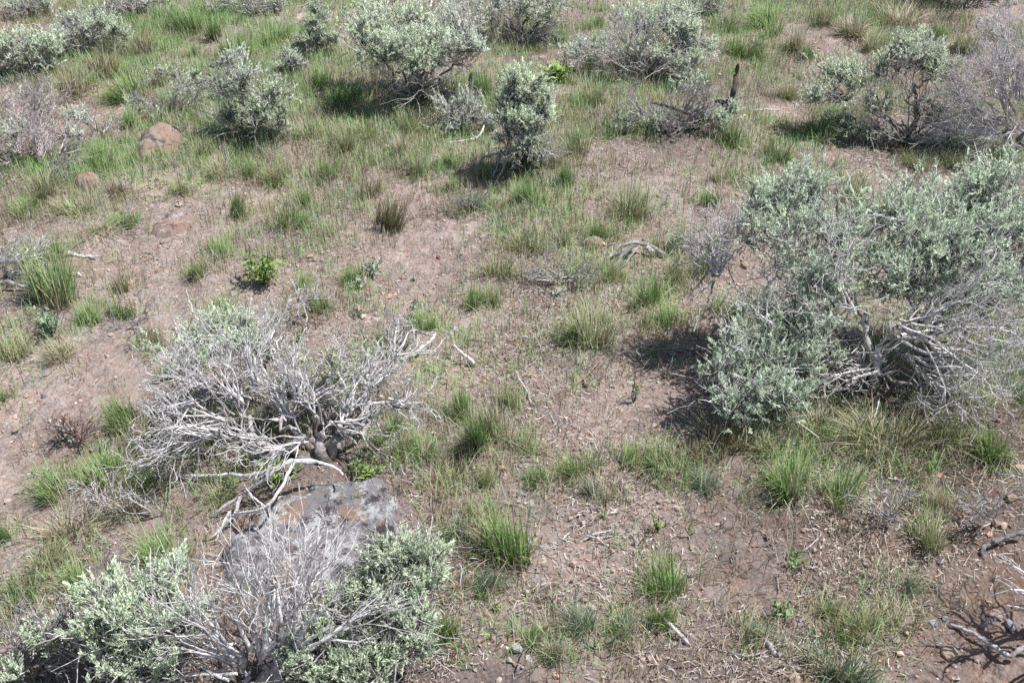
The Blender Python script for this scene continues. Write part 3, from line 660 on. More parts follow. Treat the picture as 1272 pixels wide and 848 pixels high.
shrub('sagebrush', 'straggly purple grey twiggy shrub at the bottom left edge', 'sagebrush', (45, 845),
  stems=[(60, 800, .0, .007), (20, 800, .0, .006), (90, 790, .03, .006)],
  clumps=[(50, 790, 26, 12, .03, 25), (15, 835, 15, 10, -.02, 15)],
  dead=[(60, 800, .0, 45, 3, .003, 10, -40, .03, 5), (20, 810, .0, 45, 3, .003, -10, -30, .03, 4), (85, 795, .02, 40, 3, .003, 15, -50, .03, 5), (60, 830, -.02, 50, 2, .003, 40, 10, .0, 3)],
  wood=WOOD*.85, land='the straggly twiggy shrub')

UP = UPG
LF = (.0110, .0035)
shrub('sagebrush', 'big round sagebrush with a dark twisted trunk at the top centre', 'sagebrush', (520, 128),
  stems=[(515, 90, .0, .022), (480, 70, .0, .014, .05), (550, 80, .0, .014, .05), (450, 60, .0, .010, .06), (590, 60, .0, .009, .05), (520, 60, .1, .012), (505, 105, -.02, .020), (535, 60, .05, .014)],
  clumps=[(505, 60, 60, 28, .0, 420), (460, 38, 26, 26, .05, 150), (560, 50, 45, 26, .05, 210, SAGEG), (500, 22, 60, 26, .25, 300), (555, 20, 45, 26, .25, 180, SAGEG), (590, 60, 22, 16, .0, 50, SAGEG), (530, 78, 36, 10, -.03, 80), (465, 15, 30, 14, .3, 70)],
  dead=[(490, 75, .0, 45, 3, .004, -40, -10, .0, 4), (545, 75, .0, 45, 3, .004, 40, -5, .0, 4), (520, 90, -.02, 35, 2, .003, -20, 15, -.05, 3)],
  trunk=WOODD*.7, leaf=LF, land='the big round sagebrush at top centre', group=UP, stubs=2)
shrub('sagebrush', 'dark stemmed sagebrush right behind the big round one at the top edge', 'sagebrush', (650, 55),
  stems=[(645, 28, .0, .016), (620, 15, .0, .012), (680, 12, .0, .012), (655, 10, .1, .012)],
  clumps=[(620, 5, 30, 22, .05, 130, SAGEG), (665, 12, 30, 20, .0, 150), (690, -5, 30, 22, .1, 120), (640, -15, 40, 20, .3, 120), (680, 25, 16, 10, 0, 35)],
  dead=[(620, 25, .0, 35, 3, .0035, -35, -5, .0, 5), (660, 30, .0, 30, 2, .0035, 15, 5, .0, 4), (645, 30, 0, 30, 3, .003, 0, -30, 0, 4)],
  trunk=WOODD*.7, leaf=LF, land='the sagebrush at the top edge', group=UP, stubs=1)
shrub('sagebrush', 'narrow two tiered sagebrush with dark hollow base at upper centre', 'sagebrush', (652, 212),
  stems=[(650, 160, .0, .014), (640, 120, .03, .012), (670, 150, .0, .009), (630, 180, .0, .010), (670, 190, .0, .010), (648, 185, .0, .020)],
  clumps=[(640, 97, 25, 17, .08, 170), (662, 112, 20, 14, .06, 80), (638, 120, 20, 12, .05, 70), (640, 146, 27, 15, .0, 230), (665, 143, 22, 15, .02, 140), (650, 128, 26, 12, .05, 90), (635, 168, 20, 12, .0, 60, SAGEG), (665, 172, 18, 14, .0, 60, SAGEG), (650, 190, 22, 12, .02, 40, SAGEG)],
  dead=[(650, 185, .0, 30, 3, .003, -30, 0, -.03, 4), (665, 180, .0, 28, 3, .003, 20, 5, -.03, 4), (645, 195, -.02, 25, 2, .003, -10, 15, -.05, 3)],
  trunk=WOODD*.6, leaf=LF, land='the narrow two tiered sagebrush', stubs=2)
shrub('sagebrush', 'wide sagebrush with bleached forked branches at the top right of centre', 'sagebrush', (805, 100),
  stems=[(795, 70, .0, .013), (770, 75, .0, .011, .04), (830, 70, .0, .012), (845, 40, .05, .010), (740, 75, .0, .008, .05), (790, 45, .05, .010)],
  clumps=[(845, 40, 34, 30, .1, 260), (800, 22, 40, 16, .2, 160), (850, 75, 30, 20, .0, 150), (715, 65, 26, 16, .03, 80, SAGEG), (740, 52, 22, 12, .1, 60), (830, 15, 34, 16, .25, 120), (800, 60, 20, 15, .0, 40), (870, 60, 18, 16, .0, 60)],
  dead=[(785, 68, .0, 50, 3, .0055, -20, -55, .0, 5), (775, 70, .0, 42, 3, .005, -45, -20, .0, 5), (745, 72, .0, 36, 3, .004, -40, 0, .0, 5), (800, 60, .0, 40, 3, .005, 15, -40, .0, 3), (830, 90, -.05, 45, 2, .005, 40, 20, -.05, 3)],
  leaf=LF, land='the wide sagebrush with bleached branches', group=UP, wood=SILV*.95, stubs=2)
shrub('sagebrush', 'open crowned sagebrush with dark forking trunks at upper right', 'sagebrush', (1128, 182),
  stems=[(1130, 120, .0, .015), (1142, 85, .03, .013), (1095, 140, .0, .011, .03), (1075, 105, .05, .009), (1060, 130, .0, .009, .05), (1155, 160, .0, .008), (1120, 150, .0, .014)],
  clumps=[(1140, 65, 34, 22, .08, 200, SAGEG), (1165, 85, 24, 24, .05, 130), (1110, 80, 24, 18, .08, 80), (1040, 85, 34, 18, .1, 90), (1070, 90, 26, 16, .08, 80), (1040, 115, 40, 12, .03, 80), (1010, 120, 20, 10, .0, 30), (1060, 160, 18, 16, .0, 50), (1150, 135, 20, 24, .0, 50, SAGEG), (1120, 50, 28, 12, .1, 60), (1090, 130, 22, 16, 0, 40), (1085, 165, 26, 14, .0, 60, SAGEG), (1165, 165, 24, 16, .03, 50, SAGEG), (1040, 150, 26, 14, .05, 50)],
  dead=[(1090, 140, .0, 40, 3, .004, -30, -30, .03, 4), (1130, 120, .0, 40, 3, .004, 10, -40, .03, 4), (1100, 160, .0, 40, 3, .004, -30, -15, .0, 4), (1140, 165, .0, 35, 3, .004, 20, -30, .0, 4), (1120, 175, -.02, 35, 2, .003, -40, 10, .0, 3), (1115, 190, -.05, 50, 1, .004, 40, 30, -.05, 1)],
  trunk=WOODD*.9, leaf=LF, land='the open crowned sagebrush', group=UP, stubs=2)
shrub('dead_sagebrush', 'large bare purple grey dead shrub at the upper right edge', 'dead shrub', (1262, 190),
  stems=[(1255, 140, .0, .015), (1235, 130, .0, .012), (1280, 120, .0, .013), (1215, 140, .0, .009, .04), (1265, 100, .05, .012)],
  dead=[(1245, 150, .0, 69, 3, 0.0056, -70, -20, .0, 10), (1255, 140, .0, 74, 3, 0.0056, -40, -60, .03, 10), (1265, 120, .0, 74, 3, 0.0056, 0, -80, .03, 9), (1275, 120, .0, 69, 3, 0.0056, 30, -60, .03, 6), (1235, 160, .0, 63, 3, 0.0050, -60, 10, -.03, 10),
        (1220, 140, .0, 51, 3, 0.0044, -50, -30, .0, 7), (1260, 160, 0, 57, 3, 0.0050, -40, 30, -.05, 6), (1245, 90, .08, 57, 3, 0.0050, 0, -60, .1, 7)],
  wood=SILV*np.array([1.16, 1.13, 1.16]), trunk=WOODD*1.1, land='the bare shrub at the right edge', stubs=2, style=(.2, .05, (2, 4), (.3, .8), (.5, .8)))
shrub('sagebrush', 'upright silvery sagebrush growing alone just right of the red brown boulder', 'sagebrush', (310, 172),
  stems=[(300, 140, .0, .011), (320, 130, .0, .011), (330, 150, .0, .009), (285, 120, .05, .009), (295, 100, .05, .009)],
  clumps=[(300, 100, 26, 26, .05, 150, SAGEG), (335, 115, 28, 22, .03, 170), (320, 135, 30, 14, .0, 100), (285, 150, 22, 14, .0, 60), (290, 75, 18, 14, .1, 70, SAGEG), (270, 115, 16, 12, .05, 30), (345, 140, 16, 12, .0, 50), (240, 100, 10, 12, .1, 20)],
  dead=[(330, 145, .0, 30, 3, .003, 20, -15, .0, 5), (300, 130, .0, 35, 3, .003, -20, -20, .0, 5), (280, 120, .0, 30, 3, .003, -30, -20, .03, 5), (310, 155, .0, 28, 2, .003, 10, 10, .0, 3)],
  trunk=WOODD*.7, leaf=LF, land='the silvery sagebrush right of the red boulder', group=UP, stubs=1)
shrub('sagebrush', 'greyish sagebrush with an arching crown, second from the top left corner', 'sagebrush', (100, 68),
  stems=[(95, 40, .0, .012), (120, 35, .0, .011), (80, 45, .0, .009), (140, 45, .0, .008)],
  clumps=[(100, 25, 32, 14, .08, 160, SAGEG), (130, 35, 26, 14, .03, 120), (85, 42, 20, 13, .03, 90, SAGEG), (150, 45, 14, 10, .0, 40)],
  dead=[(105, 45, .0, 28, 3, .003, -15, -5, .0, 5), (125, 45, .0, 28, 3, .003, 20, 0, .0, 4)], trunk=WOODD*.6, leaf=LF, land='the arching grey sagebrush at top left', group=UP, stubs=1)
shrub('sagebrush', 'compact sagebrush cut by the left edge near the top', 'sagebrush', (38, 92),
  stems=[(35, 60, .0, .012), (55, 60, .0, .010), (10, 65, .0, .010)],
  clumps=[(25, 52, 34, 16, .03, 200), (55, 55, 20, 16, .0, 110), (5, 70, 20, 12, .0, 60), (40, 72, 28, 8, -.03, 50)],
  dead=[(40, 70, .0, 26, 3, .003, 10, 5, .0, 4)], trunk=WOODD*.6, leaf=LF, land='the compact sagebrush at the left edge', group=UP, stubs=1)
shrub('sagebrush', 'dark sagebrush in the top left corner', 'sagebrush', (38, 22),
  stems=[(35, 5, .0, .010), (50, 0, .0, .009)], clumps=[(35, 0, 26, 12, .05, 120), (10, 5, 14, 8, .0, 30), (55, 5, 12, 8, 0, 30)], dead=[(38, 8, 0, 20, 2, .003, 5, -10, 0, 4)], trunk=WOODD*.6, leaf=LF, group=UP)
shrub('sagebrush', 'dark stemmed grey shrub at the top edge above the meadow', 'sagebrush', (168, 22),
  stems=[(155, 0, .0, .012), (175, 0, .0, .010), (190, 2, .0, .008)], clumps=[(150, -12, 26, 12, .1, 80, SAGEG), (185, -2, 26, 12, .05, 90, SAGEG), (205, 0, 12, 8, 0, 30)],
  dead=[(160, 5, .0, 28, 3, .0035, -10, -5, .0, 6), (175, 10, .0, 24, 3, .003, 10, 8, .0, 4)], trunk=WOODD*.5, leaf=LF, land='the dark shrub at the top edge', group=UP, stubs=1)
shrub('sagebrush', 'purple grey spreading shrub at the top edge left of the big round sagebrush', 'sagebrush', (315, 20),
  stems=[(310, 0, .0, .010), (335, 2, .0, .009), (290, 3, .0, .008)], clumps=[(300, -2, 34, 12, .08, 120, SAGEG), (340, 0, 20, 10, .03, 60, SAGEG)],
  dead=[(310, 5, .0, 28, 3, .003, 10, -8, .0, 6), (335, 8, .0, 24, 3, .003, 15, 0, .0, 4), (290, 5, 0, 24, 3, .003, -20, 0, 0, 4)], leaf=LF, land='the spreading shrub at the top edge', group=UP)
shrub('sagebrush', 'slim upright sagebrush leaning over bare soil at the top, left of the big round one', 'sagebrush', (388, 68),
  stems=[(395, 35, .0, .010), (400, 15, .05, .009), (385, 50, .0, .008)], clumps=[(385, 45, 16, 14, .0, 90), (400, 22, 16, 16, .05, 100), (395, 5, 14, 12, .1, 60), (408, 50, 12, 10, .0, 40)],
  dead=[(398, 45, .0, 24, 2, .003, 15, -15, .0, 3)], trunk=WOODD*.6, leaf=LF, land='the slim leaning sagebrush', group=UP, stubs=1)
shrub('sagebrush', 'small low sagebrush between the silvery one and the slim leaning one', 'sagebrush', (360, 92),
  stems=[(358, 75, .0, .006), (350, 80, 0, .005)], clumps=[(356, 72, 18, 11, .02, 80, SAGEG), (345, 82, 9, 7, 0, 20)], dead=[(360, 80, 0, 18, 2, .0025, 8, -5, 0, 4)], trunk=WOODD*.7, leaf=LF, group=UP)
shrub('dead_sagebrush', 'dead grey brush pile with a bleached spray at the left edge above the pink rock', 'dead shrub', (55, 208),
  stems=[(30, 190, .05, .008), (80, 190, .05, .008)],
  clumps=[(85, 165, 16, 12, .12, 24, SAGEG), (30, 160, 30, 14, .15, 24, SAGEG)],
  dead=[(50, 195, .04, 44, 3, .004, 0, -25, .1, 12), (25, 190, .06, 44, 3, .004, -15, -15, .1, 11), (75, 190, .04, 42, 3, .004, 15, -10, .05, 11), (45, 175, .12, 46, 3, .004, -5, -25, .15, 11), (65, 205, 0, 40, 3, .0035, 10, 2, 0, 9), (10, 200, .02, 40, 3, .0035, -10, -5, 0, 8), (20, 170, .15, 44, 3, .004, -10, -20, .15, 9)],
  wood=WOOD*np.array([1.1, 1.04, 1.05]), land='the dead brush pile at the left edge')
shrub('dead_sagebrush', 'tall faded grey shrub rising behind the dead brush pile at the left', 'dead shrub', (45, 160),
  stems=[(42, 140, .05, .007), (60, 138, .05, .006)], clumps=[(40, 125, 30, 14, .12, 50, SAGEG)],
  dead=[(42, 148, .04, 44, 3, .0035, 5, -45, .08, 12), (60, 145, .04, 38, 3, .0035, 15, -25, .08, 9), (25, 148, .04, 38, 3, .0035, -15, -20, .08, 9)], wood=WOOD*np.array([1.1, 1.04, 1.02]), land='the faded grey shrub at the left')
shrub('dead_sagebrush', 'small bleached dead shrub with upturned white twigs left of the red brown boulder', 'dead shrub', (128, 175),
  stems=[(125, 155, .0, .007), (110, 150, .0, .006)], clumps=[(100, 142, 18, 8, .03, 25, SAGEG)],
  dead=[(122, 165, .0, 28, 2, .0045, -12, -25, .0, 5), (130, 165, .0, 26, 2, .004, 15, -15, .0, 5), (112, 155, .0, 26, 2, .004, -25, -15, .0, 4)], wood=SILV, land='the small bleached shrub')
shrub('sagebrush', 'low mixed grey green shrub behind the red brown boulder', 'sagebrush', (205, 145),
  stems=[(200, 130, .0, .006), (170, 130, .0, .006), (230, 125, 0, .006)], clumps=[(168, 128, 16, 10, .0, 40), (238, 112, 16, 14, .05, 40, SAGEG), (200, 145, 14, 10, .0, 30), (198, 90, 24, 8, .1, 30)],
  dead=[(215, 135, .0, 28, 3, .003, 10, -20, .0, 6), (190, 135, .0, 28, 3, .003, -15, -10, .0, 5), (235, 130, .0, 28, 3, .003, 10, -20, .0, 5)], leaf=LF, wood=WOOD*.9, land='the low shrub behind the red boulder')
shrub('dead_sagebrush', 'bleached branching dead shrub at the left edge beside long green grass', 'dead shrub', (8, 345),
  stems=[(15, 315, .0, .011), (0, 320, .0, .011), (28, 325, .0, .008)],
  dead=[(10, 325, .0, 50, 3, .005, 25, -40, .0, 6), (0, 330, .0, 50, 3, .005, -10, -50, .0, 4), (22, 325, .0, 45, 3, .004, 45, -15, .0, 5), (10, 340, .0, 40, 3, .004, 30, 15, -.03, 4)], wood=SILV*1.05, trunk=SILV*.7, land='the bleached shrub at the left edge')
shrub('sagebrush', 'small grey leaved sagebrush just left of the narrow two tiered one', 'sagebrush', (578, 165),
  stems=[(572, 145, .0, .006), (565, 135, .03, .005)], clumps=[(572, 132, 20, 14, .03, 70, SAGEG), (560, 150, 18, 10, .0, 30, SAGEG), (548, 165, 20, 8, 0, 20)], dead=[(575, 150, 0, 22, 2, .0028, 8, -15, 0, 4)], trunk=WOODD*.7, leaf=LF, land='the small grey sagebrush', group=UP)
shrub('sagebrush', 'flattened dying sagebrush with matted grey branches behind the bare clearing', 'sagebrush', (845, 160),
  stems=[(870, 140, .0, .012, .02), (830, 140, .0, .010), (880, 155, .0, .010), (810, 150, 0, .008)],
  clumps=[(890, 148, 18, 12, .0, 50, SAGEB), (860, 105, 22, 8, .1, 40), (815, 150, 12, 10, .0, 25), (915, 135, 18, 10, .05, 40), (775, 155, 12, 8, 0, 15, SAGEG)],
  dead=[(860, 145, .0, 36, 3, 0.0052, 15, -8, .0, 10), (835, 150, .0, 36, 3, 0.0052, -25, 0, .0, 10), (850, 135, .0, 36, 3, 0.0046, 20, -12, .0, 9), (820, 160, .0, 34, 3, 0.0046, 15, 8, .0, 9), (800, 140, .0, 34, 3, 0.0046, -20, -8, .0, 7), (850, 160, -.03, 34, 3, 0.0040, -10, 10, 0, 7)],
  wood=WOOD*.9, trunk=WOODD*.8, land='the flattened dying sagebrush', leaf=LF)
shrub('sagebrush', 'dark trunked shrub barely entering at the top right edge', 'sagebrush', (1197, 8),
  stems=[(1190, -10, .0, .014), (1205, -12, .0, .012), (1215, -8, 0, .01)], clumps=[(1195, -30, 50, 18, .05, 160), (1240, -25, 30, 16, .1, 70), (1150, -25, 30, 14, .1, 70)], trunk=WOODD*.4, leaf=LF, group=UP)
shrub('sagebrush', 'pale sparse sagebrush at the top edge above the stump', 'sagebrush', (870, 20),
  stems=[(862, 0, .0, .009), (880, -5, 0, .007)], clumps=[(860, 12, 20, 10, .0, 60), (885, -2, 22, 10, .05, 60, SAGEG)], dead=[(866, 8, 0, 24, 2, .003, 0, -25, 0, 4)], trunk=WOODD*.8, leaf=LF, group=UP)
# small dead twig clusters
def cluster(label, base, dead, wood=WOOD, cat='dead twigs'):
    return shrub('dead_twigs', label, cat, base, dead=dead, wood=wood)
cluster('small pale dead twig skeleton drooping over bare soil at left centre', (375, 392), [(373, 375, .0, 32, 3, .003, -8, -15, .02, 4), (378, 375, .0, 30, 3, .003, 18, -8, .0, 4), (375, 375, -.02, 26, 2, .003, -5, 18, -.05, 4)], SILV)
cluster('matted grey dead twigs left of the curved log', (695, 352), [(695, 345, .0, 36, 3, .003, -30, -25, .0, 5), (700, 345, .0, 36, 3, .003, 30, -8, .0, 5), (690, 350, .0, 34, 3, .003, -25, 0, .0, 4), (705, 350, 0, 30, 3, .003, 20, 10, 0, 4)])
cluster('twisted brown dead twigs on the bare path at upper centre', (583, 264), [(583, 258, .0, 26, 3, .003, -20, -6, .0, 4), (586, 258, .0, 24, 3, .003, 6, -15, .0, 4), (588, 262, 0, 20, 2, .003, 8, 10, 0, 3)], WOOD*.8)
cluster('grey dead twigs fanned on the soil right of the twin tufts', (1108, 655), [(1108, 645, .0, 50, 2, .003, -60, -20, .0, 3), (1108, 645, .0, 55, 2, .0025, -30, -70, .03, 2), (1110, 648, .0, 45, 3, .003, 20, -30, .0, 3), (1105, 655, 0, 35, 2, .0025, -30, 20, 0, 3)], WOOD*.95)
cluster('tangled grey dead twigs near the right edge above the white branch', (1232, 655), [(1230, 640, .0, 45, 3, .003, -35, -20, .0, 4), (1232, 640, .0, 40, 3, .003, 10, -30, .0, 3), (1230, 650, .0, 40, 2, .003, -30, 10, .0, 3)], WOOD*.95)
cluster('dead grey twigs hanging below the left end of the big sagebrush', (905, 520), [(902, 510, .0, 36, 3, .0028, -20, -40, .03, 4), (905, 515, .0, 30, 3, .0028, 10, -15, .0, 3)], WOOD)
cluster('upright grey dead twigs beside the split stub right of the dead sagebrush', (497, 440), [(495, 430, .0, 36, 3, .0035, 5, -50, .0, 5), (500, 435, .0, 32, 3, .003, 25, -25, .0, 4), (490, 435, .0, 30, 3, .003, -15, -30, .0, 4)], WOOD)
cluster('curly grey dead twigs left of the bare shrub on the lower left slope', (205, 640), [(208, 650, .0, 60, 2, .0035, -30, -60, .03, 2), (190, 640, 0, 50, 3, .0028, -40, -30, .0, 4), (150, 655, 0, 50, 3, .0025, -20, -30, .0, 4)], SILV*.95)
cluster('dark matted twigs at the lower end of the grass fringe on the left slope', (160, 410), [(158, 400, .0, 36, 3, .0028, 20, -5, .0, 4), (150, 405, 0, 34, 2, .0025, -30, 10, 0, 4)], WOOD*.8)
cluster('brown dead twig heap with reddish leaves on the bare left slope', (98, 552), [(95, 545, .0, 30, 3, .003, -15, -25, .0, 6), (100, 545, .0, 30, 3, .003, 15, -15, .0, 5)], np.array([.30, .20, .19]))
# shrub standing outside the right edge: its limbs and its shadows reach in
shrub('dead_sagebrush', 'bare white branches of a dead shrub reaching in from the lower right edge', 'dead shrub', (1345, 800),
  stems=[(1275, 716, -.02, .008, .02), (1290, 750, .0, .010), (1340, 700, .05, .016), (1390, 700, .05, .014), (1330, 780, -.1, .013)],
  dead=[(1292, 722, .0, 60, 1, .0055, -70, -30, .0, 2), (1292, 740, .0, 60, 1, .005, -80, -8, .0, 2), (1292, 755, .0, 55, 1, .005, -70, 10, .0, 1), (1340, 680, .05, 90, 3, .006, 20, -120, .1, 3), (1380, 690, .05, 95, 3, .006, 40, -110, .0, 4),
        (1350, 780, -.05, 90, 3, .006, 20, -110, -.1, 2), (1370, 760, -.1, 90, 3, .006, 20, -120, -.1, 4)],
  wood=SILV*1.2, trunk=SILV*.9, style=(.2, .04, (2, 3), (.3, .8), (.5, .8)), land='the white branches at the lower right edge')

# ------------------------------------------------------------------ fallen wood
def branch(label, pts, r0, r1, name='fallen_branch', cat='branch', wood=SILV, land=None, sides=8, forks=()):
    """pts (px,py,height above the ground)"""
    r0 *= .72; r1 *= .72; P = np.array([at(x, y, h) for x, y, h in pts]); n = 22
    t = np.linspace(0, len(P)-1, n); i = np.minimum(t.astype(int), len(P)-2); f = (t-i)[:, None]
    def cr(a, b, c, d, f): return .5*((2*b)+(c-a)*f+(2*a-5*b+4*c-d)*f**2+(3*b-a-3*c+d)*f**3)
    PP = np.vstack([2*P[0]-P[1], P, 2*P[-1]-P[-2]])
    Q = cr(PP[i], PP[i+1], PP[i+2], PP[i+3], f)
    wv_ = np.cumsum(R.standard_normal(Q.shape), 0)*r0*(.28 if r0 < .012 else .07); Q = Q+wv_-np.linspace(0, 1, n)[:, None]*wv_[-1]
    rr = np.linspace(r0, r1, n)*(1+.16*R.standard_normal(n)); rr[0] *= .45; rr[-1] *= .35
    mb = MB(); tubes(mb, Q[None], rr[None], np.asarray(wood), np.asarray(wood)*1.05, sides, .14)
    mb.add([Q[0]-.6*(Q[1]-Q[0])], wood*.8, None, [])
    for fk in forks:
        F = np.array([at(x, y, h) for x, y, h in fk[0]]); m = 10
        tt = np.linspace(0, len(F)-1, m); ii = np.minimum(tt.astype(int), len(F)-2); ff = (tt-ii)[:, None]
        FF = np.vstack([2*F[0]-F[1], F, 2*F[-1]-F[-2]]); G = cr(FF[ii], FF[ii+1], FF[ii+2], FF[ii+3], ff)+R.standard_normal((m, 3))*fk[1]*.25
        tubes(mb, G[None], np.linspace(fk[1], fk[2], m)[None], np.asarray(wood), np.asarray(wood)*1.05, 6, .14)
    o = mb.build(name, MWOOD, None, True, tuple(Q[n//2])); tag(o, label, cat)
    if land: LAND.append((land, pts[len(pts)//2][0], pts[len(pts)//2][1]))
    return o
DK = np.array([.28, .23, .21])
branch('weathered curved log with three root like arms arching over the soil', [(828, 318, .012), (810, 309, .03), (790, 303, .04), (768, 308, .035), (755, 318, .02), (750, 332, .006)], .011, .006, 'fallen_log', 'log', WOOD*1.05, 'the curved log',
       forks=[([(786, 304, .04), (772, 318, .02), (764, 330, .008), (745, 338, .008), (726, 356, .006)], .0075, .003), ([(795, 304, .035), (783, 318, .018), (776, 330, .006)], .005, .003), ([(803, 309, .03), (820, 315, .01)], .010, .007)])
branch('thin forked grey branch lying left of the big sagebrush', [(875, 434, .012), (845, 432, .015), (815, 434, .016), (795, 442, .010), (775, 437, .010), (752, 458, .004)], .0055, .002, wood=WOOD*1.1, land='the thin forked branch',
       forks=[([(796, 442, .01), (790, 434, .014), (812, 427, .02), (822, 425, .02)], .003, .0015)])
branch('gnarled bleached root sticking out left from the narrow sagebrush', [(640, 186, .06), (620, 190, .05), (602, 193, .03), (596, 200, .006)], .008, .005, 'exposed_root', 'root', SILV, forks=[([(622, 190, .05), (618, 205, .03), (612, 221, .004)], .005, .003), ([(632, 188, .05), (626, 208, .02), (618, 223, .004)], .005, .003)])
branch('curved silver branch looping left of the small grey sagebrush', [(612, 142, .07), (602, 148, .05), (600, 162, .02), (592, 172, .012), (572, 176, .01), (555, 177, .01)], .007, .003, wood=SILV, forks=[([(592, 172, .012), (586, 168, .03), (588, 166, .04)], .004, .002)])
branch('charred dark stump standing upright behind the flattened sagebrush', [(870, 150, .01), (890, 138, .04), (905, 126, .08), (912, 112, .14), (915, 94, .18), (917, 80, .235)], .024, .011, 'stump', 'stump', np.array([.10, .08, .075]), 'the charred stump', forks=[([(910, 118, .10), (912, 108, .15)], .012, .006), ([(900, 128, .06), (890, 126, .08)], .010, .006)])
branch('dark weathered trunk lying from the charred stump into the flattened sagebrush', [(900, 134, .05), (875, 140, .05), (845, 146, .035), (815, 152, .02), (790, 158, .008)], .016, .007, 'fallen_log', 'log', DK*.8, forks=[([(860, 142, .05), (835, 134, .06), (810, 128, .05)], .008, .004), ([(870, 142, .05), (850, 156, .02), (835, 166, .006)], .008, .004)])
branch('split pale wood splinter standing left of the tall centre grass', [(563, 428, .05), (577, 441, .03), (590, 453, .006)], .004, .010, 'wood_splinter', 'wood splinter', SILV, 'the pale splinter')
branch('short broken grey stub pointing right from the dead sagebrush', [(497, 447, .012), (520, 432, .03), (542, 414, .05)], .010, .0045, 'broken_limb', 'limb', SILV*.95, forks=[([(504, 440, .02), (513, 427, .05)], .006, .004)])
branch('short white stick on the soil right of the tall centre grass', [(640, 460, .02), (650, 478, .012), (662, 502, .005)], .0055, .003, wood=SILV*1.0)
branch('long thin dry stem lying diagonally over the bare path', [(508, 272, .006), (530, 264, .01), (560, 254, .014)], .0035, .002, wood=np.array([.45, .38, .30]))
branch('sturdy white branch on bare soil near the lower right edge', [(1276, 660, .03), (1250, 668, .02), (1230, 676, .012), (1220, 690, .004)], .0085, .006, wood=SILV*1.0, land='the sturdy white branch')
branch('long white bent branch crossing the shadows at the lower right', [(1275, 800, .04), (1250, 812, .02), (1225, 800, .012), (1200, 783, .012), (1180, 774, .006)], .0065, .005, wood=SILV*1.0, land='the long bent branch')
branch('bent grey stick beside the bright white stone at the bottom', [(668, 800, .01), (655, 806, .012), (648, 820, .01), (640, 838, .004)], .005, .003, wood=WOOD*.95)
branch('pale broken stick below the dark green lower tuft', [(810, 745, .006), (822, 765, .012), (838, 782, .015), (856, 800, .006)], .0035, .006, wood=SILV*.95, land='the pale broken stick')
branch('weathered grey wood chunk lying on litter at the lower middle right', [(948, 790, .01), (958, 802, .012), (968, 815, .008)], .009, .006, 'wood_chunk', 'wood chunk', SILV*.8)
branch('short curved grey stick left of the weathered wood chunk', [(905, 808, .006), (925, 815, .01), (945, 812, .01), (955, 806, .006)], .003, .002, wood=WOOD)
branch('forked silver limb propped over the left end of the lichen boulder', [(395, 574, .07), (350, 578, .09), (335, 585, .08), (310, 605, .05), (285, 625, .03), (262, 640, .01)], .009, .004, 'propped_limb', 'limb', SILV, 'the propped limb',
       forks=[([(352, 578, .09), (318, 590, .07), (270, 590, .03), (198, 592, .01)], .0065, .003), ([(300, 612, .05), (290, 640, .03), (262, 668, .01)], .005, .003), ([(365, 575, .09), (352, 600, .12), (330, 630, .10), (290, 638, .03)], .004, .003), ([(395, 574, .07), (420, 583, .06), (425, 592, .07)], .004, .002), ([(285, 635, .03), (275, 655, .02), (268, 672, .01)], .0035, .002), ([(330, 630, .1), (312, 615, .09), (302, 600, .12)], .003, .0015)])
branch('bleached log end entering from the left edge below the long grass', [(-12, 352, .02), (12, 354, .02), (34, 358, .012), (45, 356, .01)], .011, .007, 'fallen_log', 'log', SILV*1.05, 'the bleached log end')
branch('broken bleached wood piece on the soil right of the long green grass', [(86, 312, .01), (102, 314, .015), (122, 318, .008)], .012, .006, 'wood_chunk', 'wood chunk', SILV)
branch('flat bleached bark piece below the broken bleached wood at left', [(76, 342, .006), (90, 340, .012), (104, 344, .006)], .009, .004, 'wood_chunk', 'bark', SILV*.9)
branch('thin white stick under the big sagebrush at its front', [(1093, 495, .03), (1086, 520, .02), (1072, 545, .008)], .003, .002, wood=SILV)
branch('grey stick lying on soil at the far side of the dying sagebrush', [(935, 138, .006), (955, 136, .01), (970, 136, .006)], .007, .004, wood=WOOD)
branch('small white forked twig above the twin tuft shadows at right', [(1002, 640, .006), (1025, 636, .008), (1045, 638, .006)], .0022, .001, wood=SILV, forks=[([(1025, 636, .008), (1012, 634, .006)], .0015, .001)])
branch('curved white twig on bare soil left of the twin tufts\' lower end', [(995, 685, .004), (1008, 676, .008), (1020, 662, .008), (1012, 658, .005)], .0022, .0012, wood=SILV)
branch('slender reddish brown stick pointing down left across the bare soil right of centre', [(752, 440, .03), (728, 465, .02), (700, 488, .006)], .0022, .0015, wood=np.array([.35, .24, .17]))
branch('white twig pile strand on litter at the lower centre', [(728, 664, .006), (745, 668, .01), (775, 664, .006)], .003, .0015, wood=SILV, forks=[([(742, 668, .01), (752, 676, .006), (768, 678, .004)], .002, .001), ([(735, 664, .01), (752, 660, .008), (765, 658, .004)], .002, .001)])

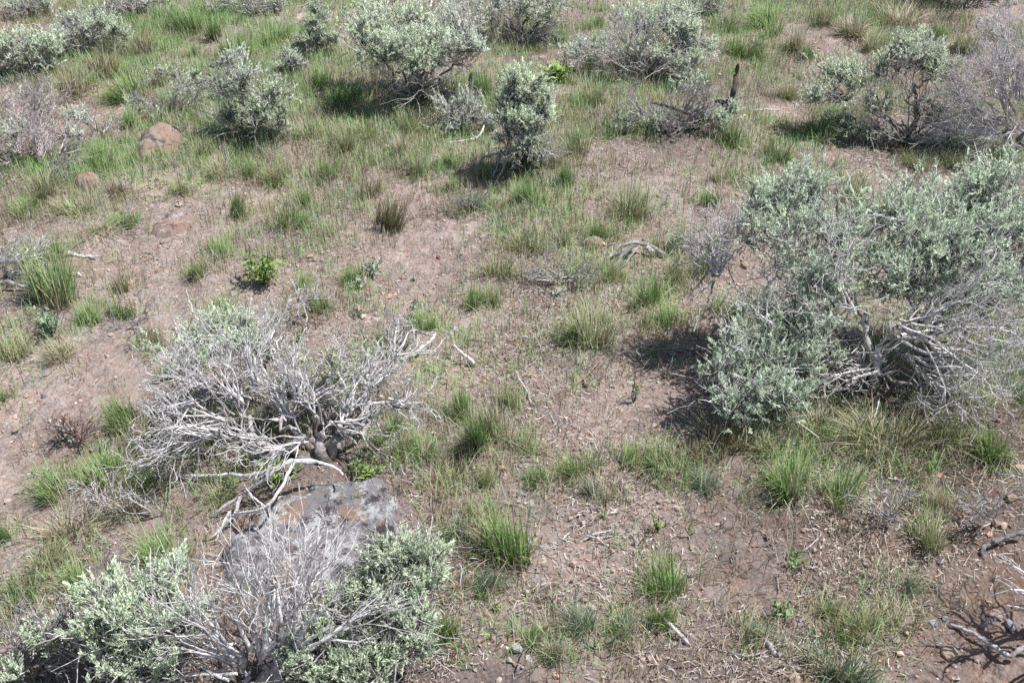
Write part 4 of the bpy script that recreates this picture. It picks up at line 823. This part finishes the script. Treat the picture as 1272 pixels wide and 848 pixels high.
# ------------------------------------------------------------------ broad leaved weeds
def weed(label, px, py, w, h, pal, n=60, land=None, lw=.30, name='leafy_weed', flower=None):
    p = at(px, py); mp = m_per_px(p); a = w*mp/2; c = h*mp*1.1; mb = MB(); st = MB()
    ns = max(4, n//6); ang = R.uniform(0, 6.28, ns); rr = R.uniform(.1, 1, ns)*a
    S = np.stack([p[0]+np.cos(ang)*rr, p[1]+np.sin(ang)*rr*.8, p[2]+c*R.uniform(.35, 1., ns)*(1-.35*(rr/a)**2)], -1)
    P = []
    for s in S: P.append(wander(p, s, 6, .15, .0016, .001)[0])
    tubes(st, np.array(P), np.full((ns, 6), .0012), np.array(pal[0])*.8, None, 4)
    idx = R.integers(0, ns, n); tt = R.integers(2, 6, n); C = np.array(P)[idx, tt]
    D = unit(R.standard_normal((n, 3))*np.array([1, 1, .5])+np.array([0, 0, .55])); L = a*R.uniform(.22, .45, (n, 1))
    L = np.clip(L, .008, .035)
    Wd = unit(np.cross(D, R.standard_normal((n, 3)))); Nn = np.cross(D, Wd); wd = L*lw*.5
    V = np.stack([C, C+D*L*.35+Wd*wd, C+D*L*.35-Wd*wd, C+D*L*.72+Wd*wd*.8+Nn*L*.05, C+D*L*.72-Wd*wd*.8+Nn*L*.05, C+D*L-np.array([0, 0, .15])*L], 1)
    c_ = 1.45*np.array(pal)[R.integers(0, len(pal), n)]*(1+.13*R.standard_normal((n, 1)))
    b = (np.arange(n)*6)[:, None]
    mb.add(V.reshape(-1, 3), np.repeat(np.clip(c_, .02, .9), 6, 0), np.stack([b[:, 0]+1, b[:, 0]+2, b[:, 0]+4, b[:, 0]+3], -1), np.concatenate([b+[0, 2, 1], b+[3, 4, 5]]))
    root = empty(name, p); tag(root, label, 'weed'); mb.build('leaves', MGRASS, root, False, p); st.build('stems', MGRASS, root, True, p)
    if land: LAND.append((land, px, py))
LIME = [(.27, .38, .12), (.33, .44, .16), (.22, .32, .10)]; SLV = [(.40, .46, .36), (.46, .50, .42), (.33, .40, .30)]; MID = [(.20, .31, .13), (.25, .36, .16), (.16, .25, .10)]; BLG = [(.25, .35, .22), (.31, .41, .27)]
for a in [('bright yellow green leafy plant on the bare ground at left centre', 328, 352, 60, 46, LIME, 220, 'the bright leafy plant'),
          ('spreading lime green plant right of the narrow sagebrush', 692, 102, 56, 22, LIME, 240, 'the spreading lime plant'),
          ('silvery green leafy plant on the fringe above the bare left slope', 66, 415, 42, 38, BLG, 150, 'the silvery plant on the left fringe', .38),
          ('vivid green leafy weed at the left edge under the dead brush pile', 6, 200, 40, 16, LIME, 100),
          ('pale green leafy weed among grass on the lower left slope', 60, 605, 40, 34, BLG, 100),
          ('silvery rosette plant left of the bare path centre', 464, 342, 34, 22, SLV, 90, None, .4),
          ('low silvery plant with a dark hollow beside the silvery rosette', 444, 358, 34, 14, SLV, 70, None, .4),
          ('small upright green weed on the bare soil right of centre', 787, 500, 14, 46, MID, 40),
          ('tiny pale weed on the bare path edge at centre', 577, 352, 16, 16, SLV, 30, None, .4),
          ('low green weed strip on litter left of the reddish tufts', 985, 695, 46, 12, MID, 70),
          ('sparse olive weed on litter left of the blue green tuft', 965, 762, 44, 26, MID, 60),
          ('light green weed at the upper foot of the dark lower tuft', 818, 660, 30, 30, LIME, 60, None, .22),
          ('tiny green weed on litter between big centre tuft and dark lower tuft', 748, 642, 16, 8, LIME, 24),
          ('dark green rosette with long leaves near the bottom centre', 738, 806, 26, 18, MID, 24, None, .2),
          ('small green weed patch above the bottom centre stones', 618, 755, 18, 10, LIME, 26),
          ('broad leaved green plant at the left foot of the twin tufts', 948, 598, 36, 24, MID, 40, None, .3),
          ('silvery leaved plant with brown twigs at the foot of the bare left slope', 80, 545, 44, 22, SLV, 60, None, .4),
          ('blue green weed below the silvery leaved plant at left', 130, 562, 30, 22, BLG, 60),
          ('pale green mossy weeds between dead sagebrush and boulder', 455, 590, 60, 20, LIME, 130, None, .25),
          ('yellow green mossy weeds under the propped limb', 345, 598, 60, 22, LIME, 140, None, .25),
          ('light green weed on reddish soil right of the drooping twigs', 367, 425, 30, 16, MID, 50),
          ('pale green weed beside the upright dead twigs', 515, 392, 24, 22, BLG, 60),
          ('green weed under the small dead twigs left of the centre path', 445, 395, 30, 14, MID, 50),
          ('silver leafed sprig lying left of the curved log', 690, 365, 40, 10, SLV, 50, None, .3),
          ('small green weed on the clearing soil below the dying sagebrush', 708, 262, 18, 10, MID, 26),
          ('pale yellow green weed with thin stems right of the dark hollow tuft', 855, 665, 22, 26, LIME, 30, None, .2),
          ('pale flowering weed above the small low sagebrush', 352, 60, 26, 14, [(.5, .48, .2), (.4, .45, .2)], 40)]:
    weed(*a)

# ------------------------------------------------------------------ bunchgrass tufts (base px, base py, width, height, kind)
for a in [(247, 68, 20, 16, 'g'), (205, 30, 42, 34, 'g'), (240, 36, 46, 36, 'g'), (290, 75, 46, 36, 'g'), (345, 52, 46, 30, 'g'), (265, 48, 30, 26, 'g'), (175, 70, 55, 36, 'r'), (130, 95, 60, 40, 'r'), (95, 120, 55, 40, 'r'),
          (160, 125, 46, 36, 'g'), (195, 108, 36, 30, 'r'), (130, 205, 50, 38, 'g'), (165, 160, 40, 34, 'g'), (60, 238, 50, 34, 'y'), (92, 262, 50, 30, 'y'), (150, 242, 50, 26, 'w'), (28, 262, 46, 28, 'g'), (270, 152, 30, 30, 'w'),
          (290, 268, 36, 34, 'g'), (252, 190, 32, 34, 'y'), (385, 170, 36, 36, 'y'), (400, 108, 34, 28, 'g'), (415, 138, 28, 32, 'y'), (375, 255, 36, 28, 'g'), (345, 222, 42, 26, 'y'), (315, 215, 36, 28, 'g'), (225, 240, 40, 26, 'y'),
          (120, 290, 46, 26, 'w'), (160, 275, 40, 24, 'g'), (270, 215, 40, 26, 'w'), (430, 185, 40, 36, 'y'), (410, 220, 36, 30, 'g'),
          (600, 118, 26, 42, 'g'), (432, 132, 46, 42, 'g'), (704, 228, 24, 32, 'g'), (662, 252, 38, 36, 'g'), (738, 128, 40, 36, 'y'), (716, 195, 40, 56, 'y'), (690, 205, 30, 46, 'w'), (562, 205, 22, 24, 'g'), (488, 285, 42, 54, 'r'),
          (458, 245, 42, 40, 'r'), (520, 215, 38, 34, 'y'), (500, 190, 36, 34, 'w'), (745, 293, 22, 28, 'g'), (785, 268, 56, 52, 'y'), (592, 258, 22, 22, 'g'), (738, 36, 20, 16, 'g'), (700, 55, 28, 24, 'g'), (748, 52, 24, 22, 'g'),
          (735, 78, 24, 22, 'g'), (535, 128, 36, 28, 'w'), (870, 108, 30, 26, 'g'), (600, 220, 26, 24, 'y'), (565, 235, 20, 18, 'g'), (510, 160, 36, 28, 'y'), (452, 170, 42, 34, 'y'),
          (930, 68, 46, 32, 'g'), (1004, 72, 20, 24, 'g'), (980, 120, 28, 34, 'y'), (912, 182, 32, 36, 'g'), (965, 195, 34, 38, 'g'), (1012, 172, 46, 36, 'g'), (1036, 150, 28, 26, 'g'), (1062, 254, 26, 38, 'g'), (876, 250, 34, 22, 'g'),
          (1082, 65, 38, 36, 'y'), (1200, 66, 46, 34, 'y'), (1160, 48, 38, 30, 'g'), (1235, 200, 46, 30, 'g'), (1180, 205, 36, 26, 'y'), (955, 36, 56, 30, 'g'), (988, 62, 46, 36, 'w'), (1060, 44, 50, 34, 'w'), (1120, 30, 50, 30, 'w'), (1240, 45, 46, 34, 'w'),
          (940, 230, 30, 20, 'g'), (890, 225, 22, 26, 'w'), (1140, 210, 34, 24, 'y'), (905, 38, 40, 26, 'y'), (1020, 30, 40, 26, 'r'),
          (64, 375, 62, 78, 'g'), (16, 442, 52, 46, 'y'), (74, 444, 42, 34, 'w'), (112, 405, 38, 30, 'g'), (150, 388, 36, 28, 'g'), (192, 428, 28, 42, 'r'), (272, 388, 38, 28, 'g'), (278, 322, 28, 30, 'g'), (247, 342, 28, 20, 'g'), (372, 360, 36, 26, 'g'),
          (401, 386, 36, 30, 'g'), (158, 527, 42, 44, 'g'), (195, 548, 28, 36, 'g'), (205, 468, 28, 38, 'g'), (155, 362, 28, 40, 'r'), (200, 572, 44, 20, 'g'), (352, 278, 50, 26, 'g'), (5, 495, 16, 14, 'g'), (60, 320, 46, 36, 'g'), (270, 310, 24, 18, 'g'),
          (440, 346, 30, 26, 'g'), (468, 428, 30, 28, 'g'), (530, 403, 34, 24, 'g'), (585, 378, 34, 32, 'g'), (612, 376, 28, 34, 'y'), (620, 345, 46, 34, 'y'), (652, 312, 46, 34, 'y'), (735, 425, 52, 52, 'y'), (700, 422, 28, 26, 'g'), (722, 420, 26, 32, 'g'),
          (808, 374, 34, 46, 'g'), (832, 402, 46, 34, 'g'), (596, 548, 48, 84, 'g'), (580, 520, 40, 60, 'g'), (618, 545, 40, 70, 'w'), (633, 505, 22, 50, 'y'), (532, 565, 54, 36, 'g'), (560, 590, 36, 30, 'y'), (722, 583, 48, 28, 'g'), (775, 578, 42, 34, 'g'),
          (822, 582, 46, 26, 'g'), (843, 312, 28, 36, 'g'), (665, 295, 26, 40, 'w'), (500, 560, 40, 36, 'w'), (485, 545, 36, 30, 'g'), (760, 345, 30, 20, 'y'), (840, 350, 36, 30, 'y'), (745, 400, 30, 26, 'w'), (700, 300, 30, 26, 'y'),
          (872, 335, 38, 44, 'g'), (900, 395, 56, 54, 'g'), (948, 385, 28, 30, 'g'), (1256, 435, 40, 52, 'g'), (1235, 560, 74, 52, 'g'), (1175, 545, 60, 44, 'y'), (1085, 550, 84, 48, 'y'), (1015, 540, 66, 42, 'y'), (905, 560, 62, 50, 'r'), (868, 570, 44, 40, 'r'), (955, 560, 60, 40, 'y'),
          (1128, 555, 60, 46, 'r'), (1268, 500, 30, 40, 'g'), (1205, 500, 46, 36, 'y'), (1040, 505, 46, 30, 'r'),
          (78, 612, 56, 48, 'g'), (128, 598, 60, 46, 'g'), (176, 606, 36, 36, 'g'), (100, 660, 56, 46, 'w'), (216, 700, 66, 46, 'g'), (100, 725, 44, 38, 'g'), (30, 735, 56, 42, 'g'), (8, 668, 28, 38, 'g'), (276, 618, 48, 24, 'y'), (150, 640, 50, 40, 'w'), (15, 765, 40, 36, 'w'), (60, 700, 46, 38, 'y'), (310, 580, 50, 20, 'g'),
          (638, 685, 72, 70, 'g'), (604, 732, 40, 34, 'b'), (546, 790, 44, 44, 'g'), (664, 796, 22, 32, 'g'), (722, 778, 46, 34, 'b'), (772, 786, 42, 28, 'b'), (832, 738, 58, 60, 'g'), (818, 770, 30, 30, 'g'), (668, 602, 38, 30, 'g'), (600, 602, 30, 42, 'y'), (570, 662, 38, 32, 'b'), (740, 614, 32, 20, 'b'), (585, 640, 26, 24, 'y'),
          (984, 612, 66, 48, 'g'), (1038, 620, 58, 58, 'g'), (1158, 674, 70, 48, 'y'), (875, 606, 48, 32, 'b'), (1040, 842, 72, 56, 'b'), (1042, 785, 52, 46, 'r'), (1078, 782, 46, 42, 'y'), (1125, 735, 40, 30, 'b'), (1165, 630, 24, 56, 'w'), (690, 815, 30, 40, 'w'), (1030, 760, 30, 36, 'y'), (940, 790, 30, 24, 'b'), (1110, 770, 36, 28, 'w'), (650, 560, 40, 30, 'y')]:
    tuft(*a)
ADJ = {'g': 'green', 'y': 'yellow green', 'r': 'reddish olive', 'b': 'blue green', 'w': 'dry straw pale'}
CATN = {'g': 'bunchgrass', 'y': 'bunchgrass', 'r': 'bunchgrass', 'b': 'fescue_tuft', 'w': 'dry_grass_tuft'}
GRP = {'g': 'green bunchgrass tufts', 'y': 'yellow green bunchgrass tufts', 'r': 'reddish olive bunchgrass tufts', 'b': 'blue green fescue tufts', 'w': 'dry straw coloured grass tufts'}
LP = np.array([[l[1], l[2]] for l in LAND])
def sector(dx, dy):
    if abs(dx) > 1.7*abs(dy): return 'right of' if dx > 0 else 'left of'
    if abs(dy) > 1.7*abs(dx): return 'below' if dy > 0 else 'above'
    return ('lower ' if dy > 0 else 'upper ')+('right of' if dx > 0 else 'left of')
TP = np.array([[t[0], t[1]] for t in TUFTS])
ORD = ['closest', 'second closest', 'third closest', 'fourth closest', 'fifth closest', 'sixth closest', 'seventh closest', 'eighth closest']
used = set()
for ti, (px, py, w, h, k) in enumerate(TUFTS):
    order = np.argsort(np.hypot(LP[:, 0]-px, LP[:, 1]-py))
    best = None
    for li in order[:14]:
        s = sector(px-LP[li, 0], py-LP[li, 1])
        same = [j for j, t in enumerate(TUFTS) if t[4] == k and sector(TP[j, 0]-LP[li, 0], TP[j, 1]-LP[li, 1]) == s]
        same.sort(key=lambda j: math.hypot(TP[j, 0]-LP[li, 0], TP[j, 1]-LP[li, 1]))
        rk = same.index(ti)
        if rk > 7: continue
        place = {'right of': 'to the right of', 'left of': 'to the left of', 'above': 'above', 'below': 'below'}.get(s, 'to the '+s)
        lab = '%s grass tuft, %s %s %s' % (ADJ[k], ORD[rk], place, LAND[li][0]) if rk else '%s grass tuft nearest %s %s' % (ADJ[k], place, LAND[li][0])
        sc = rk*1.0+np.hypot(LP[li, 0]-px, LP[li, 1]-py)/90
        if len(lab.split()) <= 16 and lab not in used and (best is None or sc < best[0]): best = (sc, lab)
    used.add(best[1])
    p = at(px, py); p[2] = float(gz(p[0:1], p[1:2])[0]); mp = m_per_px(p); v = ti % NV
    mg, md, mboth = TUFT[k, v]; sx = w*mp*R.uniform(1.15, 1.55); sz = h*mp*R.uniform(1.0, 1.35)
    rot = (R.normal(0, .13), R.normal(0, .13), R.uniform(0, 6.28)); ux = R.uniform(.72, 1.3)
    if w >= 50 and py > 330:
        o = empty(CATN[k], p); a = bpy.data.objects.new('green_blades', mg); b = bpy.data.objects.new('dry_blades', md)
        for c_ in (a, b): col.objects.link(c_); c_.parent = o
    else:
        o = bpy.data.objects.new(CATN[k], mboth); col.objects.link(o); o.location = p
    o.rotation_euler = rot; o.scale = (sx*ux, sx/ux, sz)
    tag(o, best[1], 'grass tuft', GRP[k])

# ------------------------------------------------------------------ stuff: fine grass, dry grass, litter, gravel
def scatter(n, dens, x0=-5.2, x1=5.2, y0=.75, y1=10.5, patch=None, pw=1.0):
    out = []; got = 0; n = int(n*1.2)
    while got < n:
        x = R.uniform(x0, x1, 60000); y = R.uniform(y0, y1, 60000)
        px, py = project(np.stack([x, y, np.zeros_like(x)], -1))
        inside = np.where((px > -120) & (px < W0+120) & (py < H0+90), 1., np.where((px > -620) & (px < W0+620) & (py < H0+420), .35, 0.))
        d = dens(x, y)**pw*inside
        if patch: d = d*np.clip(.12+2.5*(vnoise(x*patch, y*patch, 201)+.5*vnoise(x*patch*2.7, y*patch*2.7, 202)-.62), .015, 1)
        keep = R.uniform(0, 1, len(x)) < d
        out.append(np.stack([x[keep], y[keep]], -1)); got += keep.sum()
    P = np.concatenate(out)[:n]
    return np.concatenate([P, gz(P[:, 0], P[:, 1])[:, None]], 1)
def spread(P, k, s):
    Q = np.repeat(P, k, 0)+np.concatenate([R.standard_normal((len(P)*k, 2))*s, np.zeros((len(P)*k, 1))], 1)
    Q[:, 2] = gz(Q[:, 0], Q[:, 1])-.003; return Q
# fine green grass
SKL = []
for (px, py, w, h, k_) in TUFTS:
    p = at(px, py); a = w*m_per_px(p); m_ = 16
    SKL.append(np.stack([p[0]+R.standard_normal(m_)*a*.62-.1*a, p[1]+R.standard_normal(m_)*a*.5, np.zeros(m_)], -1))
SKL = np.concatenate(SKL); SK = SKL[R.uniform(0, 1, len(SKL)) < .5]; SK2 = SKL[R.uniform(0, 1, len(SKL)) < .6]+np.array([.01, .01, 0])
C_ = np.concatenate([scatter(36000, lambda x, y: samp(M_GRASS, x, y)*(.75+.5*np.clip((y-2.6)/2, 0, 1)), patch=2.6, pw=1.5), SK]); k = 11; Q = spread(C_, k, .022); n = len(Q)
green = np.array([.86, 1.0, 1.08])*2.05*np.array([(.155, .25, .06), (.21, .28, .085), (.125, .21, .055), (.22, .23, .10), (.17, .25, .12), (.25, .25, .12)])[np.repeat(R.integers(0, 6, len(C_)), k)]
Hs = np.repeat(R.uniform(.028, .082, len(C_)), k)*R.uniform(.5, 1.1, n)
fg = MB(); blades(fg, Q, R.uniform(0, 6.28, n), Hs, np.clip(np.abs(R.normal(0, .5, n)), .03, 1.2), R.uniform(.0013, .0024, n), green*.95, green*(1+.12*R.standard_normal((n, 1))), green*1.25+.02, 3, .25)
tag(fg.build('grass', MGRASS, None, False), 'fine green grass growing in patches over the slope', 'grass', kind='stuff')
# dry standing grass
C_ = np.concatenate([scatter(24000, lambda x, y: samp(M_DRY, x, y)*(.75+.5*np.clip((y-2.6)/2, 0, 1)), patch=3.3, pw=1.4), SK2]); k = 12; Q = spread(C_, k, .020); n = len(Q)
dc = np.array([(.48, .42, .28), (.56, .51, .38), (.40, .33, .20), (.36, .30, .22), (.60, .57, .47), (.36, .24, .15)])[np.repeat(R.integers(0, 6, len(C_)), k)]
dg = MB(); blades(dg, Q, R.uniform(0, 6.28, n), np.repeat(R.uniform(.03, .10, len(C_)), k)*R.uniform(.4, 1.1, n), np.clip(np.abs(R.normal(.2, .6, n)), .03, 1.35), R.uniform(.0010, .0021, n), dc*.8, dc*(1+.12*R.standard_normal((n, 1))), dc*1.1, 4, .35)
tag(dg.build('dry_grass', MDRY, None, False), 'pale dry grass stalks scattered between the green patches', 'dry grass', kind='stuff')
# dark seed stalks
Q = scatter(900, lambda x, y: samp(M_GRASS, x, y)+.12); n = len(Q)
ss = MB(); blades(ss, Q, R.uniform(0, 6.28, n), R.uniform(.06, .19, n), np.clip(np.abs(R.normal(0, .25, n)), .02, .6), R.uniform(.0012, .0020, n), colset(n, (.22, .12, .08)), colset(n, (.26, .15, .10)), colset(n, (.38, .25, .16)), 4, .1)
tag(ss.build('seed_stalks', MDRY, None, False), 'thin reddish brown seed stalks standing over the grass', 'seed stalks', kind='stuff')
# litter: flat straws
def flat_bits(mb, P, L, wd, colr, lift=.004, curl=.13, seg=3):
    n = len(P); az = R.uniform(0, 6.28, n); t = np.linspace(-.5, .5, seg+1)[None]
    a = az[:, None]+R.normal(0, curl, n)[:, None]*t*4
    st = (L/seg)[:, None]; X = np.cumsum(np.concatenate([np.zeros((n, 1)), np.cos(a[:, :-1])*st], 1), 1); Y = np.cumsum(np.concatenate([np.zeros((n, 1)), np.sin(a[:, :-1])*st], 1), 1)
    X += P[:, 0:1]; Y += P[:, 1:2]; tl = R.normal(0, .18, n)[:, None]
    Z = gz(X.ravel(), Y.ravel()).reshape(X.shape)+R.uniform(.0008, lift, n)[:, None]+np.abs(tl*(t+.5)*L[:, None])
    nx_ = -np.sin(a); ny_ = np.cos(a); w = wd[:, None]*.5
    tiltw = R.normal(0, .5, n)[:, None]*w
    V = np.stack([np.stack([X-nx_*w, Y-ny_*w, Z-tiltw], -1), np.stack([X+nx_*w, Y+ny_*w, Z+tiltw], -1)], 2)
    b = (np.arange(n)*(seg+1)*2)[:, None]; k = (np.arange(seg)*2)[None]
    q = np.stack([b+k, b+k+1, b+k+3, b+k+2], -1).reshape(-1, 4)
    mb.add(V.reshape(-1, 3), np.repeat(colr, (seg+1)*2, 0), q)
lt = MB()
LC = np.array([(.12, .09, .08), (.17, .12, .10), (.60, .53, .43), (.78, .74, .66), (.48, .40, .32), (.55, .51, .48), (.40, .31, .25), (.28, .20, .17), (.60, .50, .39), (.82, .80, .76), (.46, .30, .23), (.62, .58, .54)])  # darkest tones put crisp shadow contrast into the litter colours
P = scatter(125000, lambda x, y: samp(M_LIT, x, y), patch=4., pw=2.2); n = len(P)
flat_bits(lt, P, R.uniform(.005, .034, n)*R.uniform(.25, 1, n), R.uniform(.0008, .0018, n), np.clip(LC[R.integers(0, len(LC), n)]*(1+.15*R.standard_normal((n, 1))), .03, .85), .007)
P = scatter(26000, lambda x, y: samp(M_LIT, x, y)*.8+.12, patch=6., pw=1.2); n = len(P)
flat_bits(lt, P, R.uniform(.003, .009, n), R.uniform(.002, .0045, n), np.clip(LC[R.integers(0, len(LC), n)]*.85*(1+.2*R.standard_normal((n, 1))), .03, .8), .005, .1, 2)
tag(lt.build('plant_litter', MDRY, None, False), 'straw, bark crumbs and dead leaf litter covering the soil', 'litter', kind='stuff')
# litter: twigs
tl_ = MB(); P = scatter(3600, lambda x, y: samp(M_LIT, x, y), patch=4., pw=2.0); n = len(P); m = 5
az = R.uniform(0, 6.28, n); L = R.uniform(.015, .09, n)*R.uniform(.3, 1, n); a = az[:, None]+np.cumsum(R.normal(0, .25, (n, m)), 1); st = (L/m)[:, None]
X = P[:, 0:1]+np.cumsum(np.cos(a)*st, 1); Y = P[:, 1:2]+np.cumsum(np.sin(a)*st, 1)
rr = R.uniform(.0006, .0015, n)[:, None]*np.linspace(1, .55, m)[None]
Z = gz(X.ravel(), Y.ravel()).reshape(X.shape)+rr+R.uniform(0, .004, (n, 1))+np.abs(R.normal(0, .10, (n, 1)))*np.arange(m)[None]*st
TC = np.array([(.50, .47, .47), (.36, .31, .30), (.20, .15, .13), (.58, .56, .56)])
gi = R.integers(0, 4, n)
for c in range(4):
    s = gi == c
    tubes(tl_, np.stack([X, Y, Z], -1)[s], rr[s], TC[c], TC[c], 4, .15)
tag(tl_.build('twig_litter', MWOOD), 'small loose grey and brown twigs littering the soil', 'litter', kind='stuff')
# gravel and crumbs
gv = MB(); v0, f0 = ico()
P = scatter(60000, lambda x, y: np.clip(1.0-.75*samp(M_GRASS, x, y), .1, 1), patch=4.5); n = len(P)
r = .0012+.0028*R.uniform(0, 1, n)**2+.006*R.uniform(0, 1, n)**14+.011*R.uniform(0, 1, n)**60
sc = r[:, None, None]*R.uniform(.65, 1.25, (n, 1, 3))*np.array([1, 1, .75])
V = v0[None]*(1+.22*R.standard_normal((n, 12, 1)))*sc; a = R.uniform(0, 6.28, n); ca, sa = np.cos(a)[:, None], np.sin(a)[:, None]
V = np.stack([V[..., 0]*ca-V[..., 1]*sa, V[..., 0]*sa+V[..., 1]*ca, V[..., 2]], -1)+P[:, None]+np.array([0, 0, 1.])*(r*.3)[:, None, None]
GC = 1.35*np.array([(.36, .28, .23), (.42, .32, .25), (.42, .27, .20), (.34, .29, .26), (.48, .41, .35), (.30, .23, .19), (.26, .22, .21), (.44, .35, .29)])
cc = np.clip(GC[R.integers(0, len(GC), n)]*(1+.14*R.standard_normal((n, 1))), .03, .8)
gv.add(V.reshape(-1, 3), np.repeat(cc, 12, 0), None, (f0[None]+(np.arange(n)*12)[:, None, None]).reshape(-1, 3))
tag(gv.build('gravel', MSTONE, None, False), 'loose gravel and soil crumbs over the bare ground', 'gravel', kind='stuff')

# ------------------------------------------------------------------ light
EL, AZ = math.radians(63), math.radians(80)      # azimuth clockwise from the view direction
world = bpy.data.worlds.new("World"); scn.world = world; world.use_nodes = True
nt = world.node_tree; bg = nt.nodes['Background']; sky = nt.nodes.new('ShaderNodeTexSky')
sky.sky_type = 'NISHITA'; sky.sun_disc = False; sky.sun_elevation = EL; sky.sun_rotation = AZ
nt.links.new(sky.outputs[0], bg.inputs[0]); bg.inputs[1].default_value = 0.08
sd = bpy.data.lights.new('sun', 'SUN'); sun = bpy.data.objects.new('sun', sd); col.objects.link(sun)
S = Vector((math.sin(AZ)*math.cos(EL), math.cos(AZ)*math.cos(EL), math.sin(EL)))
sun.rotation_euler = S.to_track_quat('Z', 'Y').to_euler(); sun.location = (3, 3, 8)
sd.energy = 5.0; sd.angle = math.radians(.5); sd.color = (1, .968, .935)
scn.view_settings.view_transform = 'Standard'; scn.view_settings.look = 'None'; scn.view_settings.exposure = 0; scn.view_settings.gamma = 1
scn.render.engine = 'CYCLES'
scn.cycles.max_bounces = 4; scn.cycles.diffuse_bounces = 2; scn.cycles.transmission_bounces = 3; scn.cycles.use_denoising = False
